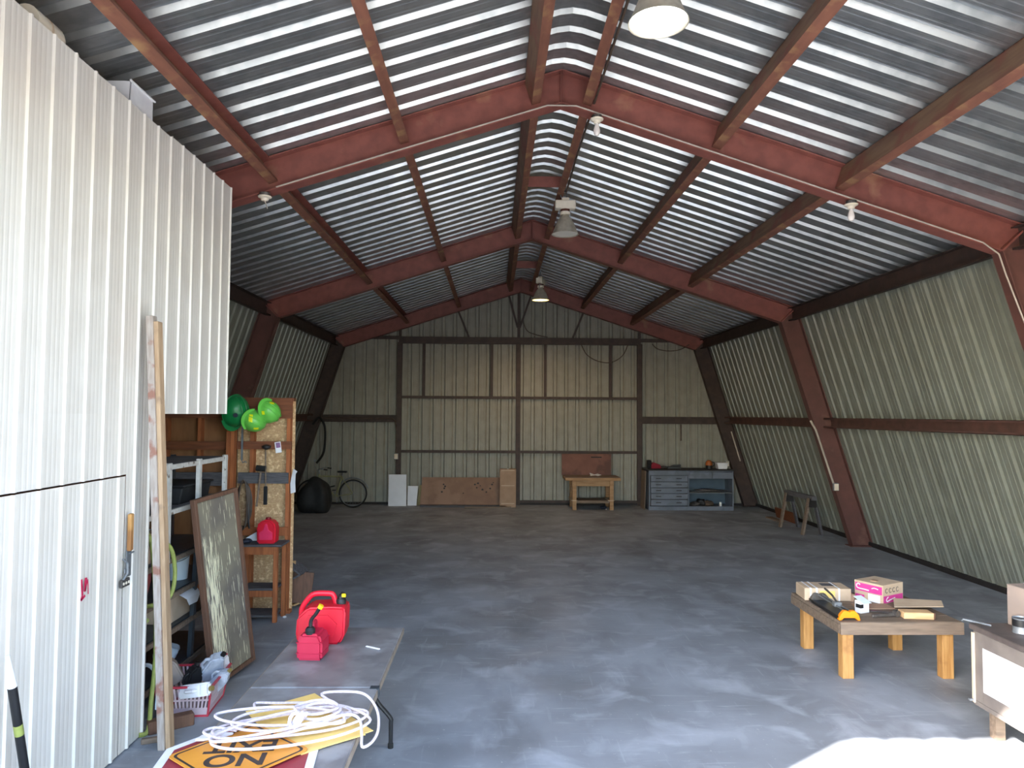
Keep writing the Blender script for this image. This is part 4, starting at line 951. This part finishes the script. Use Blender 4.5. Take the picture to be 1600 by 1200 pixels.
MB().tube([(-.07, .02, .85), (-.06, .025, .86), (.10, -.06, .835)], .007, 6).build('rod', STEEL, t, smooth=True); MB().box(-.04, .0, -.01, .01, .26, .275).build('pin', STEEL, t)
carton('tool_carton', 'tan and grey carton standing on the metal bench', 'box', (4.10, 5.30, .83), .12, (.34, .22, .30), M('grey_tan_card', (158, 140, 128), (140, 126, 118), 4, .8))
tn = thing('metal_can', 'dark metal can on the metal bench at the right edge', 'can', (3.86, 5.17, .83))
MB().lathe([(.055, 0), (.057, .004), (.055, .01), (.055, .10), (.057, .106), (.052, .11), (.05, .10), (0, .098)], 24).build('body', STEEL, tn, smooth=True); MB().lathe([(.0562, .05), (.0562, .10)], 24).build('band', BLACK, tn, smooth=True)

# ================================================================== BACK OF THE HALL
# blue-grey cabinet
CX, CY = 3.92, 17.98
t = thing('tool_cabinet', 'blue-grey cabinet with five drawers and open shelves by the rear wall', 'cabinet', (CX, CY, 0)); Wc = 2.16; D = .62
body = MB(); body.box(0, .03, 0, D, 0, 1.0); body.box(Wc-.03, Wc, 0, D, 0, 1.0); body.box(1.0, 1.03, 0, D, .1, .98); body.box(0, Wc, D-.02, D, 0, 1.0); body.box(.03, Wc-.03, .0, D, .0, .10); body.box(0, Wc, -.0, D, .98, 1.0)
body.build('carcass', BLUEG, t); MB().box(1.03, Wc-.03, D-.03, D-.021, .1, .78).build('back_panel', BLUED, t)
MB().box(-.06, Wc+.02, -.03, D, 1.0, 1.03).build('worktop', BASEM, t, bevel=.004)
MB().box(.03, 1.0, -.01, .01, .885, .98).build('fascia', BLUEG, t)
for x0, x1 in ((1.03, 1.60), (1.62, Wc-.03)): MB().box(x0, x1, -.012, .02, .80, .965).build('drawer', BLUEG, t, bevel=.004)
MB().box(1.03, Wc-.03, .0, D-.03, .43, .45).build('shelf', STEEL, t)
zs = [.11, .275, .425, .57, .72, .88]
for z0, z1 in zip(zs, zs[1:]):
    d = MB().box(.045, .985, -.02, .02, z0+.006, z1-.006).build('drawer', BLUEG, t, bevel=.005)
    for x in (.24, .76): MB().box(x-.065, x+.065, -.034, -.021, (z0+z1)/2-.008, (z0+z1)/2+.012).build('handle', BASEM, d)
o = MB().box(0, .02, -.25, .25, 0, .98).build('loose_panel', WOODG, loc=(CX-.10, CY+.33, 0), rot=(0, .03, 0), bevel=.002); tag(o, 'narrow cream panel standing at the left end of the blue-grey cabinet', 'panel')
t = thing('power_tool', 'red and black power tool at the left of the blue-grey cabinet top', 'tool', (CX+.05, CY+.25, 1.03), .2)
MB().box(-.05, .06, -.05, .05, .0, .22).build('motor', BLACK, t, bevel=.02); MB().prism([(.05, .0), (.34, .0), (.30, .10), (.12, .16), (.05, .10)], -.05, .05).build('housing', M('dull_red_housing', (150, 40, 56), (134, 34, 48), 6, .5), t, bevel=.012); MB().cyl((.34, 0, .05), (.62, 0, .03), .02, 10).build('shaft', TOOLG, t, smooth=True)
t = thing('tool_case', 'small black case on the middle of the blue-grey cabinet top', 'case', (CX+.70, CY+.25, 1.03), -.1)
MB().box(-.17, .17, -.08, .08, 0, .06).build('body', BLACK, t, bevel=.01); MB().prism([(-.1, .06), (.17, .06), (.17, .11), (-.02, .095)], -.07, .07).build('lid', BLACK, t, bevel=.01)
t = thing('canister', 'orange and dark canister on the right of the blue-grey cabinet top', 'canister', (CX+1.62, CY+.28, 1.03))
MB().lathe([(.08, 0), (.085, .01), (.085, .15), (.06, .20), (.035, .22), (0, .225)], 20).build('body', M('dull_orange_can', (170, 92, 40), (150, 80, 36), 6, .5), t, smooth=True); MB().lathe([(.086, .0), (.086, .09)], 20).build('base_band', BLACK, t, smooth=True); MB().tube([(.08, 0, .05), (.14, 0, .10), (.14, 0, .16), (.07, 0, .18)], .012, 8).build('handle', BLACK, t, smooth=True)
t = thing('plastic_tub', 'white plastic tub on the right end of the blue-grey cabinet', 'tub', (CX+1.95, CY+.30, 1.03))
MB().prism([(-.115, 0), (.115, 0), (.145, .15), (-.145, .15)], -.11, .11).build('body', JUGW, t, bevel=.012); MB().box(-.155, .155, -.12, .12, .15, .165).build('rim', JUGW, t, bevel=.004)
for i, (x, s, lab) in enumerate(((1.25, (.12, .12, .06), 'pale round tin on the bottom shelf of the blue-grey cabinet'), (1.42, (.12, .12, .10), 'dark heap of hardware left on the cabinet bottom shelf'), (1.62, (.12, .10, .08), 'dark heap of hardware in the middle of the cabinet bottom shelf'))):
    wad('hardware_pile', lab, 'hardware', (CX+x-.04, CY+.2, .10), s, (TOOLG, BLACK, DCOND)[i], 30+i, 3, .35)
wad('hardware_pile', 'low heap of dark tools on the upper cabinet shelf', 'hardware', (CX+1.6, CY+.25, .45), (.40, .12, .045), TOOLG, 41, 3, .3)
t = thing('white_jar', 'small white jar on the bottom shelf of the blue-grey cabinet', 'jar', (CX+1.86, CY+.12, .10)); MB().lathe([(.032, 0), (.034, .01), (.034, .075), (.026, .085)], 16).build('body', PAPER, t, smooth=True); MB().lathe([(.03, .083), (.03, .10), (0, .101)], 16).build('lid', PAPER, t, smooth=True)

# workbench with backboard
t = thing('workbench', 'wooden workbench with a reddish backboard against the rear sliding door', 'workbench', (2.50, 17.92, 0))
MB().box(-.70, .70, 0, .78, .74, .81).build('top', WOODH, t, bevel=.004)
for k in range(4): MB().box(-.69, .69, .01+.19*k, .195+.19*k, .811, .82).build('top_plank', WOODG, t)
MB().box(-.53, .53, .04, .075, .60, .735).build('apron', WOODH, t, bevel=.003); MB().box(-.53, .53, .70, .735, .60, .735).build('apron', WOODH, t)
for x in (-.47, .47):
    for y in (.055, .70): MB().box(x-.05, x+.05, y-.03, y+.06, 0, .74).build('leg', WOODH, t, bevel=.004)
    MB().box(x-.085, x+.07, .0, .72, .235, .252).build('shelf_cleat', CARD2, t)
MB().box(-.42, .42, .06, .70, .17, .235).build('shelf', WOODG, t)
MB().box(-.72, .58, .80, .815, .82, 1.37).build('backboard', M('red_brown_hardboard', (132, 90, 76), (118, 78, 66), 3, .7, c3=(100, 68, 60), scale3=3), t)
MB().box(.05, .33, .79, .80, 1.27, 1.30).build('tool_strip', BASEM, t)
sheet_paper('paper_sheet', 'crumpled pale sheet on the workbench top', (2.62, 18.35, .825), [(-.14, -.05, 0), (-.14, .1, .07), (-.02, -.06, .02), (-.02, .1, .03), (.06, -.05, .0), (.06, .1, .05), (.15, -.02, .03), (.15, .08, .02)])
wad('dark_scrap', 'small dark lump under the workbench', 'scrap', (2.80, 18.2, 0), (.08, .06, .05), NAVY, 51); wad('dark_scrap', 'small pale nut beside the dark lump under the workbench', 'scrap', (2.84, 18.0, 0), (.02, .02, .018), PAPER, 52, 2)

# boards and boxes along the rear wall
def leaner(name, label, cat, x0, x1, h, yb, mat, lean=.12, th=.02, x0t=None, x1t=None, group=None):
    x0t = x0 if x0t is None else x0t; x1t = x1 if x1t is None else x1t
    mb = MB(); mb.add([(x0, 0, 0), (x1, 0, 0), (x1t, lean, h), (x0t, lean, h), (x0, th, 0), (x1, th, 0), (x1t, lean+th, h), (x0t, lean+th, h)], [(0, 1, 2, 3), (7, 6, 5, 4), (0, 4, 5, 1), (1, 5, 6, 2), (2, 6, 7, 3), (3, 7, 4, 0)])
    o = mb.build(name, mat, loc=(0, yb, 0), bevel=.002); return tag(o, label, cat, group)
leaner('white_board', 'tall white board leaning on the left rear door post', 'board', -2.74, -2.27, .80, 18.62, WHITEB, .16, .03, -2.76, -2.30)
leaner('white_board', 'small white board leaning right of the tall white one', 'board', -2.26, -2.02, .50, 18.72, WHITEB, .10, .02, -2.26, -1.99)
leaner('yellow_board', 'dull yellow board edge left of the brown panel', 'board', -2.02, -1.90, .52, 18.78, M('dull_yellow_board', (150, 134, 96), (136, 120, 84), 6, .7), .08, .02, -1.96, -1.86)
bp_ = leaner('brown_panel', 'long brown hardboard panel with small holes leaning on the rear door', 'panel', -1.92, .16, .73, 18.62, BRPANEL, .20, .02, -1.88, .16)
hb = MB(); random.seed(5)
for x, z in ((-1.32, .55), (-1.30, .45), (-1.36, .36), (-1.28, .50), (-.5, .55), (-.42, .58), (-.36, .52), (-.45, .47), (-.3, .42), (-.1, .45), (-.05, .55), (-.02, .6), (-.2, .36), (-.8, .33)):
    yy = -.004 + .2*z/.73; hb.cyl((x, yy+.003, z), (x, yy-.001, z), random.uniform(.014, .03), 8)
hb.build('knot_hole', SIGNK, bp_, loc=(0, 0, 0))
t = carton('cardboard_box', 'tall narrow cardboard box standing at the centre post of the rear wall', 'box', (.36, 18.52, 0), 0, (.42, .2, .98), CARD)
for z in (.09, .55, .94): MB().box(-.17, .17, -.1015, -.1002, z, z+.02).build('print_line', CARD2, t)
o = MB().box(-1.9, .3, 0, .12, 0, .05).build('floor_plank', GREYB, loc=(0, 18.42, 0), bevel=.004); tag(o, 'long grey plank on the floor in front of the brown panel', 'plank')
o = MB().box(-.75, .45, 0, .07, 0, .03).build('floor_plank', WOODG, loc=(0, 18.28, 0), rot=(0, 0, .01), bevel=.004); tag(o, 'thin pale strip of wood on the floor in front of the tall cardboard box', 'plank')

# bicycle
t = thing('bicycle', 'old olive bicycle parked at the left of the rear wall', 'bicycle', (-3.58, 18.25, 0), .04)
RW = .36
def wheel(cx):
    w = MB().tube([(cx+(RW-.02)*cos(a), 0, RW+(RW-.02)*sin(a)) for a in [j*2*pi/40 for j in range(40)]], .019, 8, closed=True).build('tyre', RUBBER, t, smooth=True)
    MB().tube([(cx+(RW-.045)*cos(a), 0, RW+(RW-.045)*sin(a)) for a in [j*2*pi/40 for j in range(40)]], .008, 6, closed=True).build('rim', STEEL, w, smooth=True)
    sp = MB()
    for j in range(24):
        a = j*2*pi/24; sp.tube([(cx+.02*cos(a+.6), (-1)**j*.025, RW+.02*sin(a+.6)), (cx+(RW-.05)*cos(a), 0, RW+(RW-.05)*sin(a))], .0018, 4)
    s_ = sp.build('spokes', STEEL, w); s_['kind'] = 'stuff'
    MB().cyl((cx, -.04, RW), (cx, .04, RW), .022, 10).build('hub', STEEL, w, smooth=True)
wheel(0); wheel(-1.05)
BB = (-.43, 0, .29); ST = (-.28, 0, .80); HT = (-.86, 0, .80); HB_ = (-.89, 0, .66)
for n_, a, b_, r in (('seat_tube', BB, ST, .021), ('top_tube', (-.275, 0, .79), HT, .020), ('down_tube', BB, HB_, .022), ('head_tube', HB_, (-.845, 0, .86), .02)): MB().cyl(a, b_, r, 10).build(n_, OLIVE, t, smooth=True)
for y in (-.045, .045):
    MB().tube([(-.28, y*.4, .76), (0, y, RW)], .009, 8).build('seat_stay', OLIVE, t, smooth=True); MB().tube([(BB[0], y*.7, BB[2]), (0, y, RW)], .010, 8).build('chain_stay', OLIVE, t, smooth=True)
    MB().tube([(-.895, y*.8, .66), (-.97, y, .50), (-1.05, y, RW)], .011, 8).build('fork_blade', OLIVE, t, smooth=True)
MB().cyl(ST, (-.262, 0, .89), .012, 8).build('seat_post', STEEL, t, smooth=True)
MB().prism([(-.14, -.022), (.02, -.03), (.11, -.075), (.13, 0), (.11, .075), (.02, .03), (-.14, .022)], 0, .05, 'z').build('saddle', BLACK, t, bevel=.016, seg=2, smooth=True, loc=(-.27, 0, .885))
MB().tube(spline([(-.845, 0, .86), (-.86, 0, .93), (-.86, .0, .96)], 4), .012, 8).build('stem', STEEL, t, smooth=True)
MB().tube(spline([(-.66, -.27, .985), (-.76, -.27, 1.0), (-.86, -.14, .965), (-.87, 0, .96), (-.86, .14, .965), (-.76, .27, 1.0), (-.66, .27, .985)], 5), .011, 8).build('handlebar', STEEL, t, smooth=True)
for y in (-.27, .27): MB().cyl((-.70, y, .99), (-.60, y, .975), .016, 8).build('grip', RUBBER, t, smooth=True)
MB().tube([(-.92, -.1, .97), (-.95, -.12, 1.10), (-.94, -.12, 1.20)], .006, 6).build('mirror_arm', STEEL, t, smooth=True); MB().lathe([(.035, -.005), (.035, .005)], 12).build('mirror', STEEL, t, loc=(-.94, -.12, 1.20), rot=(1.57, 0, 0))
MB().tube([(BB[0]+.09*cos(a), -.05, BB[2]+.09*sin(a)) for a in [j*2*pi/20 for j in range(20)]], .006, 6, closed=True).build('chainring', STEEL, t, smooth=True)
for s in (-1, 1):
    MB().bar((BB[0], s*.07, BB[2]), (BB[0]+s*.02, s*.07, BB[2]-s*.17), .018, .012).build('crank', STEEL, t); MB().box(BB[0]+s*.02-.045, BB[0]+s*.02+.045, s*.12-.04, s*.12+.04, BB[2]-s*.17-.012, BB[2]-s*.17+.012).build('pedal', BLACK, t)
MB().tube([(.40*cos(a), 0, RW+.40*sin(a)) for a in [radians(20)+k*radians(120)/10 for k in range(11)]], .02, 6).build('mudguard', STEEL, t, smooth=True)
MB().cyl((-.74, -.03, .49), (-.45, -.03, .56), .018, 8).build('pump', BLACK, t, smooth=True)
wad('tarp_bundle', 'heap of black plastic tarp in front of the bicycle', 'tarp', (-4.33, 17.45, 0), (.40, .34, .47), TARP, 62, 4, .28)
wad('tarp_bundle', 'lower dark bundle beside the rear left column', 'bundle', (-5.02, 17.3, 0), (.22, .28, .5), BASEM, 64, 4, .25)

# sawhorse and boards by the right wall
t = thing('sawhorse', 'grey sawhorse standing beside the right wall near the middle column', 'sawhorse', (6.42, 14.85, 0), .05)
MB().box(-.05, .05, -.62, .62, .70, .79).build('beam', GREYB, t, bevel=.004)
for y in (-.5, .5):
    for s in (-1, 1): MB().bar((s*.05, y, .74), (s*.20, y, .0), .09, .04, up=(1, 0, 0)).build('leg', GREYB if s > 0 else WOODG, t)
    MB().prism([(-.09, .56), (.09, .56), (.06, .74), (-.06, .74)], y-.06, y-.04).build('gusset', BASEM, t); MB().prism([(-.09, .56), (.09, .56), (.06, .74), (-.06, .74)], y+.04, y+.06).build('gusset', BASEM, t)
o = MB().box(0, .04, -.55, .55, 0, .24).build('floor_plank', BLOCKW, loc=(6.72, 16.3, 0), rot=(0, -.2, 0), bevel=.004); tag(o, 'brown board standing on edge along the right wall behind the sawhorse', 'plank')
o = MB().box(-.08, .08, -.35, .35, 0, .03).build('floor_plank', WOODG, loc=(6.50, 16.4, 0), bevel=.003); tag(o, 'pale board lying on the floor along the right wall behind the sawhorse', 'plank')
